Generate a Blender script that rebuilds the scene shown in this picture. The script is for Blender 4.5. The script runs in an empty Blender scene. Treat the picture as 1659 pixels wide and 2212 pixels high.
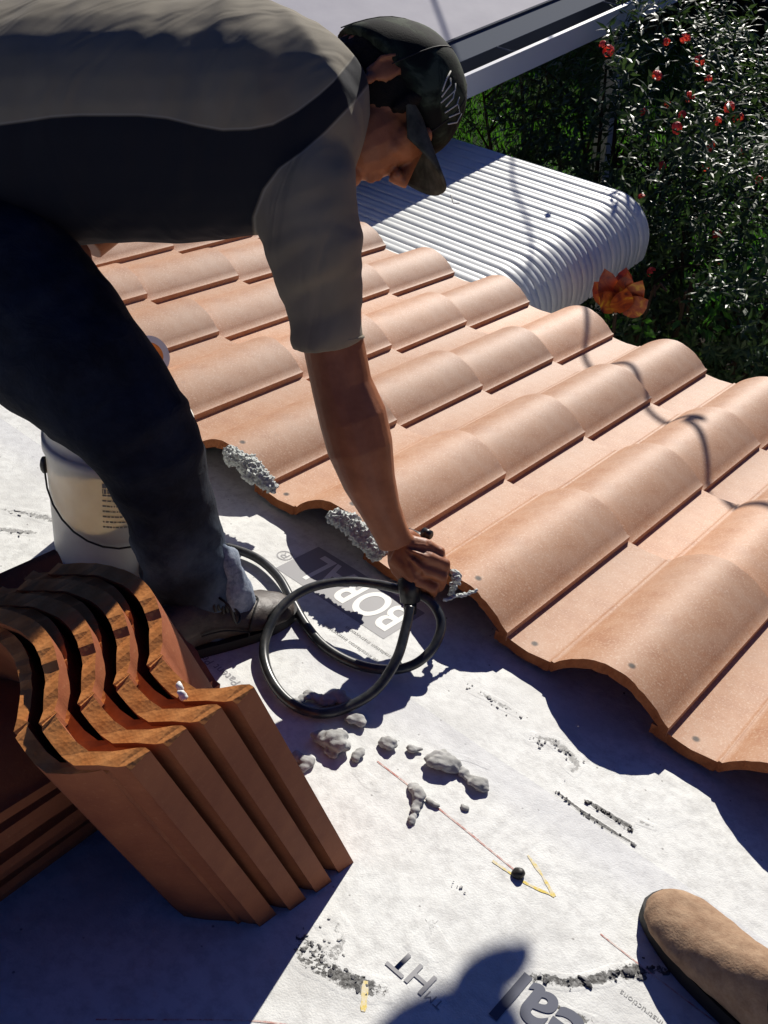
import bpy, bmesh, math, random
from mathutils import Vector, Matrix, noise
R_ = random.Random(7)
D = bpy.data
SC = bpy.context.scene
COL = SC.collection
PITCH = math.radians(14)
TW = Matrix.Rotation(-PITCH, 4, 'X')          # roof frame (x across, y down the slope, z out of the roof) -> world
TWI = TW.inverted()

# ------------------------------------------------------------------ camera
CP = Vector((2.44185, -2.68582, 1.01665))
CR = Vector((0.749361, 0.648319, 0.134690))
CD = Vector((0.426813, -0.317406, -0.846808))
CF = Vector((-0.506250, 0.692052, -0.514562))
cam_d = D.cameras.new('camera'); cam = D.objects.new('camera', cam_d); COL.objects.link(cam)
cam_d.sensor_fit = 'VERTICAL'; cam_d.sensor_height = 24; cam_d.lens = 3162.4 / 3264 * 24
cam_d.clip_start = 0.05; cam_d.clip_end = 400
m = Matrix((CR, -CD, -CF)).transposed().to_4x4(); m.translation = CP
cam.matrix_world = TW @ m
SC.camera = cam
# ------------------------------------------------------------------ sky and sun
SUN = (TW.to_3x3() @ Vector((0.055, -0.121, -0.099))).normalized()    # direction the light travels
el = math.asin(-SUN.z); az = math.atan2(-SUN.x, -SUN.y)
w = D.worlds.new('World'); SC.world = w; w.use_nodes = True
nt = w.node_tree; bg = nt.nodes['Background']
sky = nt.nodes.new('ShaderNodeTexSky'); sky.sky_type = 'NISHITA'; sky.sun_disc = False
sky.sun_elevation = el; sky.sun_rotation = az; sky.air_density = 1.0; sky.dust_density = 0.4; sky.ozone_density = 3.0
tint = nt.nodes.new('ShaderNodeMix'); tint.data_type = 'RGBA'; tint.blend_type = 'MULTIPLY'; tint.inputs[0].default_value = 1
tint.inputs[7].default_value = (.20, .31, .74, 1)          # deep clear sky
nt.links.new(sky.outputs[0], tint.inputs[6]); nt.links.new(tint.outputs[2], bg.inputs[0]); bg.inputs[1].default_value = 0.05
sd = D.lights.new('sun', 'SUN'); sd.energy = 5.0; sd.angle = math.radians(0.5); sd.color = (1.0, 0.945, 0.86)
so = D.objects.new('sun', sd); COL.objects.link(so)
so.rotation_euler = SUN.to_track_quat('-Z', 'Y').to_euler()
SC.view_settings.view_transform = 'Standard'; SC.view_settings.look = 'None'
SC.view_settings.gamma = 1; SC.view_settings.exposure = 0.25
SC.cycles.max_bounces = 6; SC.cycles.diffuse_bounces = 2

# ------------------------------------------------------------------ helpers
FD = 2142.9
def Pc(a, b, z):           # picture measurement (a,b) at distance z -> point in the roof frame
    return CP + CR * ((a - 829.5) / FD * z) + CD * ((b - 1106) / FD * z) + CF * z
def Wz(a, b, h):           # ... -> point at height h over the roof
    d = CR * ((a - 829.5) / FD) + CD * ((b - 1106) / FD) + CF
    return CP + d * ((h - CP.z) / d.z)
def cv(x, y, z): return CR * x + CD * y + CF * z      # camera-like axes as roof-frame vector

def mat(name, base, rough=.6, spec=.4, build=None):
    mt = D.materials.new(name); mt.use_nodes = True; n = mt.node_tree; b = n.nodes['Principled BSDF']
    b.inputs['Base Color'].default_value = (*base, 1); b.inputs['Roughness'].default_value = rough
    b.inputs['Specular IOR Level'].default_value = spec
    if build: build(n, b)
    return mt
def N(n, t, **k):
    x = n.nodes.new(t)
    for a, v in k.items():
        if a in x.inputs: x.inputs[a].default_value = v
        else: setattr(x, a, v)
    return x
def noise_n(n, scale, detail=4, rough=.6, vec=None, dist=0):
    x = N(n, 'ShaderNodeTexNoise'); x.inputs['Scale'].default_value = scale; x.inputs['Detail'].default_value = detail
    x.inputs['Roughness'].default_value = rough; x.inputs['Distortion'].default_value = dist
    if vec is None:
        tc = n.nodes.get('TC') or N(n, 'ShaderNodeTexCoord'); tc.name = 'TC'; vec = tc.outputs['Object']
    n.links.new(vec, x.inputs['Vector']); return x.outputs['Fac']
def ramp(n, fac, stops):
    r = N(n, 'ShaderNodeValToRGB'); e = r.color_ramp.elements
    while len(e) < len(stops): e.new(0.5)
    for i, (p, c) in enumerate(stops):
        e[i].position = p; e[i].color = (*c, 1) if len(c) == 3 else c
    n.links.new(fac, r.inputs[0]); return r.outputs[0]
def g1(v): return (v, v, v)
def mix(n, f, a, b, mode='MIX'):
    x = N(n, 'ShaderNodeMix'); x.data_type = 'RGBA'; x.blend_type = mode
    for i, v in ((0, f), (6, a), (7, b)):
        if hasattr(v, 'is_output'): n.links.new(v, x.inputs[i])
        elif i == 0: x.inputs[0].default_value = v
        else: x.inputs[i].default_value = (*v, 1)
    return x.outputs[2]
def bump(n, b, h, strength=.3, dist=.01, nrm=None):
    x = N(n, 'ShaderNodeBump'); x.inputs['Strength'].default_value = strength; x.inputs['Distance'].default_value = dist
    n.links.new(h, x.inputs['Height'])
    if nrm: n.links.new(nrm, x.inputs['Normal'])
    n.links.new(x.outputs[0], b.inputs['Normal']); return x.outputs[0]
def setc(n, b, c): n.links.new(c, b.inputs['Base Color'])

# ---- materials
def m_tile(n, b):
    f = noise_n(n, 260, 3, .7); f2 = noise_n(n, 22, 4, .6); f3 = noise_n(n, 900, 2)
    c = ramp(n, f2, [(.3, (.47, .225, .118)), (.5, (.54, .285, .158)), (.72, (.59, .34, .205))])
    c = mix(n, ramp(n, f, [(.52, g1(0)), (.66, g1(1))]), c, (.68, .46, .31))
    c = mix(n, ramp(n, f3, [(.66, g1(0)), (.74, g1(.6))]), c, (.30, .15, .09))
    oi = N(n, 'ShaderNodeObjectInfo')
    hs = N(n, 'ShaderNodeHueSaturation'); mr = N(n, 'ShaderNodeMapRange'); mr.inputs[3].default_value = .84; mr.inputs[4].default_value = 1.12
    n.links.new(oi.outputs['Random'], mr.inputs[0]); n.links.new(mr.outputs[0], hs.inputs['Value']); n.links.new(c, hs.inputs['Color'])
    fd = noise_n(n, 5, 5, .7, dist=.4); c0 = mix(n, ramp(n, fd, [(.50, g1(0)), (.70, g1(.45))]), c, (.62, .43, .31))
    fe = noise_n(n, 38, 5, .8); c0 = mix(n, ramp(n, fe, [(.64, g1(0)), (.70, g1(.5))]), c0, (.36, .20, .13))
    hl_ = n.links[-1]; n.links.new(c0, hs.inputs['Color'])
    # two nail holes near the head of the tile, in the tile's own coordinates
    tc = n.nodes['TC']; col = hs.outputs[0]
    for p in ((.065, -.395), (.235, -.392)):
        sep = N(n, 'ShaderNodeSeparateXYZ'); n.links.new(tc.outputs['Object'], sep.inputs[0])
        cb = N(n, 'ShaderNodeCombineXYZ'); n.links.new(sep.outputs[0], cb.inputs[0]); n.links.new(sep.outputs[1], cb.inputs[1])
        d = N(n, 'ShaderNodeVectorMath', operation='DISTANCE'); n.links.new(cb.outputs[0], d.inputs[0]); d.inputs[1].default_value = (p[0], p[1], 0)
        col = mix(n, ramp(n, d.outputs['Value'], [(0.0038, g1(1)), (.0052, g1(0))]), col, (.035, .02, .012))
    setc(n, b, col); bump(n, b, mix(n, .5, f, f3), .35, .0018)
TILE = mat('tile_coat', (.6, .33, .21), .58, .32, m_tile)
def m_body(n, b):
    f = noise_n(n, 180, 4, .7); f2 = noise_n(n, 30, 3)
    setc(n, b, ramp(n, f2, [(.3, (.56, .19, .045)), (.7, (.74, .32, .10))]))
    v = N(n, 'ShaderNodeTexVoronoi'); v.inputs['Scale'].default_value = 260; n.links.new(n.nodes['TC'].outputs['Object'], v.inputs['Vector'])
    h = mix(n, .5, f, v.outputs['Distance']); bump(n, b, h, .25, .002)
BODY = mat('tile_clay', (.45, .13, .03), .85, .2, m_body)
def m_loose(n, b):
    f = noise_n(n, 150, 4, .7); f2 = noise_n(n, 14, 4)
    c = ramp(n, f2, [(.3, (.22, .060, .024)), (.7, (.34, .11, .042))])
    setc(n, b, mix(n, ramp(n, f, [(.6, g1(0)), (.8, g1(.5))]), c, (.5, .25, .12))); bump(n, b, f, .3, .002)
BODYL = mat('shaded_tile_clay', (.38, .13, .05), .9, .1, lambda n, b: (setc(n, b, ramp(n, noise_n(n, 40, 4, .7), [(.3, (.26, .080, .032)), (.7, (.42, .16, .065))])), bump(n, b, noise_n(n, 200, 4, .7), .5, .003)))  # darker copy of the clay: shade on the laid tile ends is in the colour
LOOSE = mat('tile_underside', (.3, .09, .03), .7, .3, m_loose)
def m_under(n, b):
    f = noise_n(n, 7, 6, .65); f2 = noise_n(n, 55, 5, .7); f3 = noise_n(n, 2.2, 3); f4 = noise_n(n, 400, 2)
    c = mix(n, ramp(n, f2, [(.44, g1(0)), (.68, g1(.8))]), (.76, .77, .74), (.53, .53, .51))
    c = mix(n, ramp(n, f, [(.48, g1(0)), (.68, g1(.75))]), c, (.57, .57, .545))
    c = mix(n, ramp(n, f3, [(.5, g1(0)), (.75, g1(.3))]), c, (.66, .67, .68))
    sp = N(n, 'ShaderNodeTexVoronoi'); sp.inputs['Scale'].default_value = 34; n.links.new(n.nodes['TC'].outputs['Object'], sp.inputs['Vector'])
    c = mix(n, ramp(n, sp.outputs['Distance'], [(.035, g1(.8)), (.075, g1(0))]), c, (.20, .19, .18))
    ga = N(n, 'ShaderNodeAttribute'); ga.attribute_name = 'grime'; da = N(n, 'ShaderNodeAttribute'); da.attribute_name = 'soot'
    gn = noise_n(n, 130, 5, .75); md = N(n, 'ShaderNodeMath', operation='ADD'); n.links.new(ga.outputs['Fac'], md.inputs[0]); n.links.new(gn, md.inputs[1])
    gm = ramp(n, md.outputs[0], [(.93, g1(0)), (1.06, g1(1))])
    gc = mix(n, da.outputs['Fac'], ramp(n, noise_n(n, 300, 3), [(.35, (.30, .30, .29)), (.65, (.50, .50, .48))]), ramp(n, noise_n(n, 200, 4), [(.4, (.035, .034, .033)), (.62, (.22, .22, .21))]))
    c = mix(n, gm, c, gc)
    setc(n, b, c); nb = bump(n, b, noise_n(n, 9, 3, .5, dist=.5), .22, .02); bump(n, b, mix(n, .5, mix(n, gm, f2, gn), f4), .35, .003, nb)
UNDER = mat('underlayment_white', (.8, .8, .77), .62, .3, m_under)
def m_under2(n, b):
    m_under(n, b)
    c = b.inputs['Base Color'].links[0].from_socket
    # printed grey selvedge strip along the lap, fading out by a hand's width
    sep = N(n, 'ShaderNodeSeparateXYZ'); n.links.new(n.nodes['TC'].outputs['Object'], sep.inputs[0])
    mr = N(n, 'ShaderNodeMapRange'); n.links.new(sep.outputs[1], mr.inputs[0]); mr.inputs[1].default_value = -1.75; mr.inputs[2].default_value = -1.70
    setc(n, b, mix(n, ramp(n, mr.outputs[0], [(0, g1(0)), (1, g1(.38))]), c, (.52, .53, .57)))
UNDER2 = mat('underlayment_selvedge', (.7, .7, .7), .62, .3, m_under2)
INK = mat('grey_ink', (.30, .30, .31), .6); INKD = mat('dark_blue_ink', (.06, .07, .11), .6)
PRW = mat('white_print', (.78, .79, .76), .6)
def m_chalk(c):
    def f(n, b):
        b.inputs['Roughness'].default_value = .9
        fc = noise_n(n, 90, 4, .8)
        al = ramp(n, fc, [(.40, g1(.15)), (.60, g1(.9))]); setc(n, b, mix(n, al, (.78, .76, .70), c))
    return f
REDC = mat('red_chalk', (.6, .2, .15), .9, .1, m_chalk((.55, .22, .18)))
YELC = mat('yellow_crayon', (.8, .6, .05), .8, .2, m_chalk((.80, .60, .06)))
def m_foam(n, b):
    f = noise_n(n, 160, 4, .7)
    v = N(n, 'ShaderNodeTexVoronoi'); v.inputs['Scale'].default_value = 170; n.links.new(n.nodes['TC'].outputs['Object'], v.inputs['Vector'])
    setc(n, b, ramp(n, v.outputs['Distance'], [(.12, (.66, .69, .66)), (.5, (.50, .53, .51))])); 
    bump(n, b, mix(n, .6, f, v.outputs['Distance']), .9, .006)
FOAM = mat('grey_foam', (.42, .44, .42), .8, .2, m_foam)
FOAMS = mat('smooth_grey_foam', (.27, .28, .29), .75, .25, lambda n, b: (setc(n, b, ramp(n, noise_n(n, 60, 4), [(.35, (.30, .30, .285)), (.65, (.47, .47, .45))])), bump(n, b, noise_n(n, 120, 3), .3, .003)))
GRIME = mat('grime', (.12, .12, .12), .8, .2, lambda n, b: (setc(n, b, ramp(n, noise_n(n, 120, 4), [(.35, (.05, .05, .05)), (.65, (.25, .25, .25))])), bump(n, b, noise_n(n, 300, 3), .5, .003)))
GRIMEL = mat('pale_grime', (.38, .38, .37), .8, .2, lambda n, b: (setc(n, b, ramp(n, noise_n(n, 120, 4), [(.35, (.30, .30, .29)), (.65, (.52, .52, .50))])), bump(n, b, noise_n(n, 300, 3), .5, .003)))
TAR = mat('tar', (.03, .028, .025), .5, .4)
RUB = mat('black_hose', (.022, .025, .028), .3, .55, lambda n, b: (setc(n, b, ramp(n, noise_n(n, 40, 5, .7), [(.4, (.022, .026, .028)), (.75, (.09, .09, .085))]))))
BLK = mat('black_plastic', (.012, .012, .013), .38, .5)
STEEL = mat('steel', (.45, .45, .43), .35, .5, lambda n, b: b.inputs['Metallic'].__setattr__('default_value', .9))
def m_skin(n, b):
    f = noise_n(n, 30, 4); f2 = noise_n(n, 300, 3)
    setc(n, b, ramp(n, f, [(.3, (.25, .085, .034)), (.7, (.37, .140, .060))]))
    b.inputs['Subsurface Weight'].default_value = .12; b.inputs['Subsurface Radius'].default_value = (.02, .008, .004); b.inputs['Subsurface Scale'].default_value = .5
    fh = noise_n(n, 90, 4, .7); bump(n, b, mix(n, .5, f2, fh), .45, .0018)
SKIN = mat('tanned_skin', (.4, .15, .07), .48, .4, m_skin)
HAIR = mat('dark_hair', (.009, .007, .006), .7, .2, lambda n, b: bump(n, b, noise_n(n, 260, 3, .8), .8, .004))
def m_shirt(n, b):
    at = N(n, 'ShaderNodeAttribute'); at.attribute_name = 'panel'
    f = noise_n(n, 900, 2); f2 = noise_n(n, 9, 3)
    base = ramp(n, f2, [(.3, (.19, .168, .122)), (.7, (.235, .208, .155))])
    dark = (.012, .014, .020)
    c = mix(n, ramp(n, at.outputs['Fac'], [(.4995, g1(0)), (.5005, g1(1))]), base, dark)
    pip = ramp(n, at.outputs['Fac'], [(.4925, g1(0)), (.494, g1(1)), (.4975, g1(1)), (.499, g1(0))])
    c = mix(n, pip, c, (.26, .245, .20))
    setc(n, b, c); b.inputs['Sheen Weight'].default_value = .06
    mp = N(n, 'ShaderNodeMapping'); tcs = N(n, 'ShaderNodeTexCoord'); n.links.new(tcs.outputs['Object'], mp.inputs[0])
    mp.inputs['Rotation'].default_value = (0, 0, math.radians(-42)); mp.inputs['Scale'].default_value = (22, 5, 5)
    fw = noise_n(n, 1, 2, .5, vec=mp.outputs[0], dist=.6); nb = bump(n, b, fw, .45, .02); bump(n, b, f, .25, .001, nb)
SHIRT = mat('olive_work_shirt', (.2, .18, .14), .85, .15, m_shirt)
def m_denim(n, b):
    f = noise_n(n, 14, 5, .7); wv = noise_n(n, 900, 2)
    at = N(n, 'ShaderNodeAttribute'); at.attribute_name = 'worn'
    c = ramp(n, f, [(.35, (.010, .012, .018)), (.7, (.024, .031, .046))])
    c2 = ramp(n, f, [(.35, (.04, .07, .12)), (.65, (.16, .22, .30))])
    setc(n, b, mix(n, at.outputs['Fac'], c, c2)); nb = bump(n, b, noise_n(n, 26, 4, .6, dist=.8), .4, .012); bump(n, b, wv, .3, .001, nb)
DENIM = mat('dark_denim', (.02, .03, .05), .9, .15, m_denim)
CUFFM = mat('faded_denim_hem', (.2, .25, .33), .9, .1, lambda n, b: (setc(n, b, ramp(n, noise_n(n, 45, 5, .75), [(.35, (.12, .15, .21)), (.65, (.36, .41, .48))])), bump(n, b, noise_n(n, 200, 3), .5, .002)))
LEATH = mat('brown_leather', (.1, .07, .05), .5, .4, lambda n, b: (setc(n, b, ramp(n, noise_n(n, 30, 5, .7), [(.3, (.028, .021, .017)), (.7, (.085, .065, .052))])), bump(n, b, noise_n(n, 220, 4), .4, .002)))
SOLE = mat('black_sole', (.015, .014, .013), .7)
SUEDE = mat('tan_suede', (.36, .24, .15), .9, .15, lambda n, b: (setc(n, b, ramp(n, noise_n(n, 60, 5, .7), [(.3, (.26, .16, .10)), (.7, (.42, .29, .19))])), bump(n, b, noise_n(n, 300, 4), .5, .002)))
def m_cap(n, b):
    f = noise_n(n, 26, 4, .6, dist=.6)
    setc(n, b, ramp(n, f, [(.42, (.008, .009, .008)), (.52, (.02, .028, .017)), (.62, (.055, .07, .045))])); bump(n, b, noise_n(n, 500, 2), .4, .001)
CAP = mat('camouflage_cloth', (.02, .03, .02), .85, .15, m_cap)
CAPB = mat('dark_brim_cloth', (.03, .03, .022), .8, .2, lambda n, b: (setc(n, b, ramp(n, noise_n(n, 40, 4), [(.35, (.03, .032, .024)), (.7, (.10, .10, .075))])),))
THREAD = mat('white_thread', (.55, .55, .5), .8)
def m_bucket(n, b):
    setc(n, b, ramp(n, noise_n(n, 9, 5, .6), [(.35, (.52, .49, .43)), (.7, (.66, .64, .58))]))
    b.inputs['Subsurface Weight'].default_value = .3; b.inputs['Subsurface Radius'].default_value = (.05, .04, .03); b.inputs['Subsurface Scale'].default_value = .5
BUCK = mat('white_bucket_plastic', (.6, .58, .52), .45, .45, m_bucket)
def m_awn(n, b):
    setc(n, b, ramp(n, noise_n(n, 14, 5, .6), [(.3, (.72, .75, .73)), (.7, (.82, .84, .81))]))
AWN = mat('white_painted_aluminium', (.63, .66, .65), .45, .4, m_awn)
GUT = mat('gutter_white_paint', (.80, .82, .81), .4, .4)
FLASH = mat('blue_grey_flashing', (.13, .15, .18), .9, .05)
TROUGH = mat('gutter_inside', (.07, .08, .10), .9, .05)  # dark base colour carries the shading inside the white gutter
WINGR = mat('wing_roof_membrane', (.46, .44, .50), .8, .2, lambda n, b: (setc(n, b, ramp(n, noise_n(n, 5, 5), [(.3, (.50, .49, .53)), (.7, (.58, .57, .60))])),))
STUCCO = mat('stucco', (.5, .46, .38), .9, .1, lambda n, b: (setc(n, b, ramp(n, noise_n(n, 5, 4), [(.3, (.42, .38, .31)), (.7, (.52, .48, .40))])), bump(n, b, noise_n(n, 150, 4), .5, .004)))
WOODM = mat('pine_wood', (.5, .33, .14), .7, .2, lambda n, b: (setc(n, b, ramp(n, noise_n(n, 30, 4), [(.3, (.42, .25, .09)), (.7, (.62, .42, .2))])),))
SOIL = mat('dark_soil', (.02, .015, .01), .95, .1, lambda n, b: (setc(n, b, ramp(n, noise_n(n, 6, 6, .7), [(.3, (.012, .010, .007)), (.7, (.035, .026, .017))])), bump(n, b, noise_n(n, 20, 5), .8, .03)))
def leafm(name, a, c, rough, spec, tr=0.0):
    def f(n, b):
        oi = N(n, 'ShaderNodeNewGeometry')
        setc(n, b, ramp(n, oi.outputs['Random Per Island'], [(0, a), (1, c)]))
        if tr:
            t = N(n, 'ShaderNodeBsdfTranslucent'); t.inputs[0].default_value = (c[0] * 1.6, c[1] * 1.9, c[2], 1)
            ms = N(n, 'ShaderNodeMixShader'); ms.inputs[0].default_value = tr
            n.links.new(b.outputs[0], ms.inputs[1]); n.links.new(t.outputs[0], ms.inputs[2])
            n.links.new(ms.outputs[0], n.nodes['Material Output'].inputs[0])
    return mat(name, a, rough, spec, f)
LEAF = leafm('glossy_dark_leaf', (.022, .050, .018), (.060, .095, .040), .42, .26, .15)
LEAFB = leafm('bright_leaf', (.035, .10, .018), (.07, .20, .03), .4, .4, .25)
GRASS = leafm('grass_blade', (.03, .09, .012), (.07, .19, .02), .6, .3, .25)
HEDGE = leafm('hedge_leaf', (.006, .010, .005), (.018, .020, .010), .5, .3)
FLOW = leafm('red_petal', (.55, .025, .03), (.80, .08, .07), .5, .3, .2)
CROT = mat('croton_leaf', (.5, .1, .03), .35, .5, lambda n, b: setc(n, b, ramp(n, noise_n(n, 16, 3, .6, dist=1), [(.36, (.10, .02, .02)), (.46, (.30, .045, .018)), (.58, (.45, .10, .02)), (.70, (.66, .36, .03))])))
BARK = mat('bark', (.05, .035, .025), .9, .1)
LABELM = mat('bucket_label_ink', (.27, .27, .24), .7)
WHITE = mat('white_speck', (.75, .75, .72), .5)

def link(name, me, parent=None, mats=(), smooth=None):
    o = D.objects.new(name, me); COL.objects.link(o)
    for mt in mats: me.materials.append(mt)
    if smooth is not None:
        me.polygons.foreach_set('use_smooth', [smooth] * len(me.polygons))
    if parent is not None: o.parent = parent
    return o
def pyd(name, vs, fs, mats, parent=None, smooth=False, mi=None):
    me = D.meshes.new(name); me.from_pydata([tuple(v) for v in vs], [], fs); 
    o = link(name, me, parent, mats, smooth)
    if mi: me.polygons.foreach_set('material_index', mi)
    me.update(); return o
def empty(name, loc=(0, 0, 0)):
    o = D.objects.new(name, None); COL.objects.link(o); o.location = loc; o.empty_display_size = .05; return o
WORLD = set()
def tag(o, label=None, cat=None, group=None, kind=None, world=False):
    if label: o['label'] = label
    if cat: o['category'] = cat
    if group: o['group'] = group
    if kind: o['kind'] = kind
    if world: WORLD.add(o.name)
    return o
class MB:
    def __init__(s): s.v = []; s.f = []; s.m = []
    def add(s, vs, fs, mi=0):
        k = len(s.v); s.v += [Vector(v) for v in vs]; s.f += [tuple(i + k for i in f) for f in fs]; s.m += [mi] * len(fs)
    def box(s, lo, hi, mi=0, M=None):
        x0, y0, z0 = lo; x1, y1, z1 = hi
        vs = [Vector(p) for p in ((x0, y0, z0), (x1, y0, z0), (x1, y1, z0), (x0, y1, z0), (x0, y0, z1), (x1, y0, z1), (x1, y1, z1), (x0, y1, z1))]
        if M: vs = [M @ v for v in vs]
        s.add(vs, [(0, 3, 2, 1), (4, 5, 6, 7), (0, 1, 5, 4), (1, 2, 6, 5), (2, 3, 7, 6), (3, 0, 4, 7)], mi)
    def tube(s, pts, rad, n=12, caps=True, closed=False, mi=0, flat=None):
        pts = [Vector(p) for p in pts]; L = len(pts)
        if not hasattr(rad, '__len__'): rad = [rad] * L
        up = Vector((0.13, 0.21, 1)).normalized(); rings = []
        prev = None
        for i, p in enumerate(pts):
            if closed: t = pts[(i + 1) % L] - pts[i - 1]
            else: t = pts[min(i + 1, L - 1)] - pts[max(i - 1, 0)]
            t.normalize()
            a = (prev if prev is not None else up.cross(t))
            a = a - t * a.dot(t)
            if a.length < 1e-6: a = Vector((1, 0, 0)).cross(t)
            a.normalize(); b = t.cross(a); prev = a
            r = rad[i]; ra, rb = (r if hasattr(r, '__len__') else (r, r))
            rings.append([p + a * (ra * math.cos(2 * math.pi * k / n)) + b * (rb * math.sin(2 * math.pi * k / n)) for k in range(n)])
        s.rings(rings, caps, closed, mi)
    def rings(s, rings, caps=True, closed=False, mi=0):
        n = len(rings[0]); L = len(rings); vs = [v for r in rings for v in r]; fs = []
        for i in range(L if closed else L - 1):
            j = (i + 1) % L
            for k in range(n):
                fs.append((i * n + k, i * n + (k + 1) % n, j * n + (k + 1) % n, j * n + k))
        if caps and not closed:
            fs.append(tuple(range(n))[::-1]); fs.append(tuple((L - 1) * n + k for k in range(n)))
        s.add(vs, fs, mi)
    def ell(s, c, ax, n=14, mi=0):      # ellipsoid with three axis vectors
        c = Vector(c); vs = [c + ax[2]]; fs = []
        for i in range(1, n // 2 + 1):
            th = math.pi * i / (n // 2 + 1)
            for k in range(n):
                ph = 2 * math.pi * k / n
                vs.append(c + ax[0] * (math.sin(th) * math.cos(ph)) + ax[1] * (math.sin(th) * math.sin(ph)) + ax[2] * math.cos(th))
        vs.append(c - ax[2]); m_ = n // 2
        for k in range(n):
            fs.append((0, 1 + k, 1 + (k + 1) % n))
            for i in range(m_ - 1):
                a = 1 + i * n
                fs.append((a + k, a + n + k, a + n + (k + 1) % n, a + (k + 1) % n))
            a = 1 + (m_ - 1) * n
            fs.append((a + k, len(vs) - 1, a + (k + 1) % n))
        s.add(vs, fs, mi)
    def sph(s, c, r, n=12): s.ell(c, [Vector((r, 0, 0)), Vector((0, r, 0)), Vector((0, 0, r))], n)
    def build(s, name, mats, parent=None, smooth=False):
        return pyd(name, s.v, s.f, mats if isinstance(mats, (list, tuple)) else [mats], parent, smooth, s.m)
def spline(pts, n=8, closed=False):
    pts = [Vector(p) for p in pts]; out = []; L = len(pts)
    for i in range(L if closed else L - 1):
        if closed: p0, p1, p2, p3 = pts[i - 1], pts[i], pts[(i + 1) % L], pts[(i + 2) % L]
        else: p0, p1, p2, p3 = pts[max(i - 1, 0)], pts[i], pts[i + 1], pts[min(i + 2, L - 1)]
        for k in range(n):
            t = k / n
            out.append(.5 * ((2 * p1) + (p2 - p0) * t + (2 * p0 - 5 * p1 + 4 * p2 - p3) * t * t + (3 * p1 - p0 - 3 * p2 + p3) * t ** 3))
    if not closed: out.append(pts[-1])
    return out
def remesh(mb, name, voxel, mats, parent=None, smooth_it=4, disp=None):
    me = D.meshes.new('tmp'); me.from_pydata([tuple(v) for v in mb.v], [], mb.f); me.update()
    bm = bmesh.new(); bm.from_mesh(me); bmesh.ops.recalc_face_normals(bm, faces=bm.faces); bm.to_mesh(me); bm.free()
    o = D.objects.new('tmp', me); COL.objects.link(o)
    r = o.modifiers.new('r', 'REMESH'); r.mode = 'VOXEL'; r.voxel_size = voxel; r.use_smooth_shade = True
    if smooth_it:
        q = o.modifiers.new('s', 'SMOOTH'); q.iterations = smooth_it; q.factor = .5
    dg = bpy.context.evaluated_depsgraph_get(); ev = o.evaluated_get(dg)
    m2 = D.meshes.new_from_object(ev, depsgraph=dg)
    D.objects.remove(o); D.meshes.remove(me)
    m2.name = name; m2.materials.clear()
    if disp:
        nn = [v.normal.copy() for v in m2.vertices]
        for v, nv in zip(m2.vertices, nn): v.co = v.co + nv * disp(v.co, nv)
    return link(name, m2, parent, mats, True)
def blob(name, path, rad, mt, parent=None, amp=.35, fr=120, vox=None, seed=0, flat=None):
    """lumpy foam body along a path"""
    mb = MB(); off = Vector((seed * 3.1, seed * 1.7, 0))
    pts = spline(path, 4) if len(path) > 1 else [Vector(path[0])]
    k = len(pts)
    rr = rad if hasattr(rad, '__len__') else [rad] * len(path)
    for i, p in enumerate(pts):
        t = i / max(1, k - 1) * (len(rr) - 1); a = int(t); r = rr[a] + (rr[min(a + 1, len(rr) - 1)] - rr[a]) * (t - a)
        for q in range(2):
            j = Vector((R_.uniform(-1, 1), R_.uniform(-1, 1), R_.uniform(-.5, .8))) * r * .35
            s = r * R_.uniform(.65, 1.05); mb.ell(p + j, [Vector((s, 0, 0)), Vector((0, s, 0)), Vector((0, 0, s * .8))], 10)
    r0 = max(rr)
    return remesh(mb, name, vox or max(.0018, r0 * .16), [mt], parent, 1,
                  lambda co, nv: r0 * amp * (noise.noise((co + off) * fr) + .6 * noise.noise((co + off) * fr * 2.3)))

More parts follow.
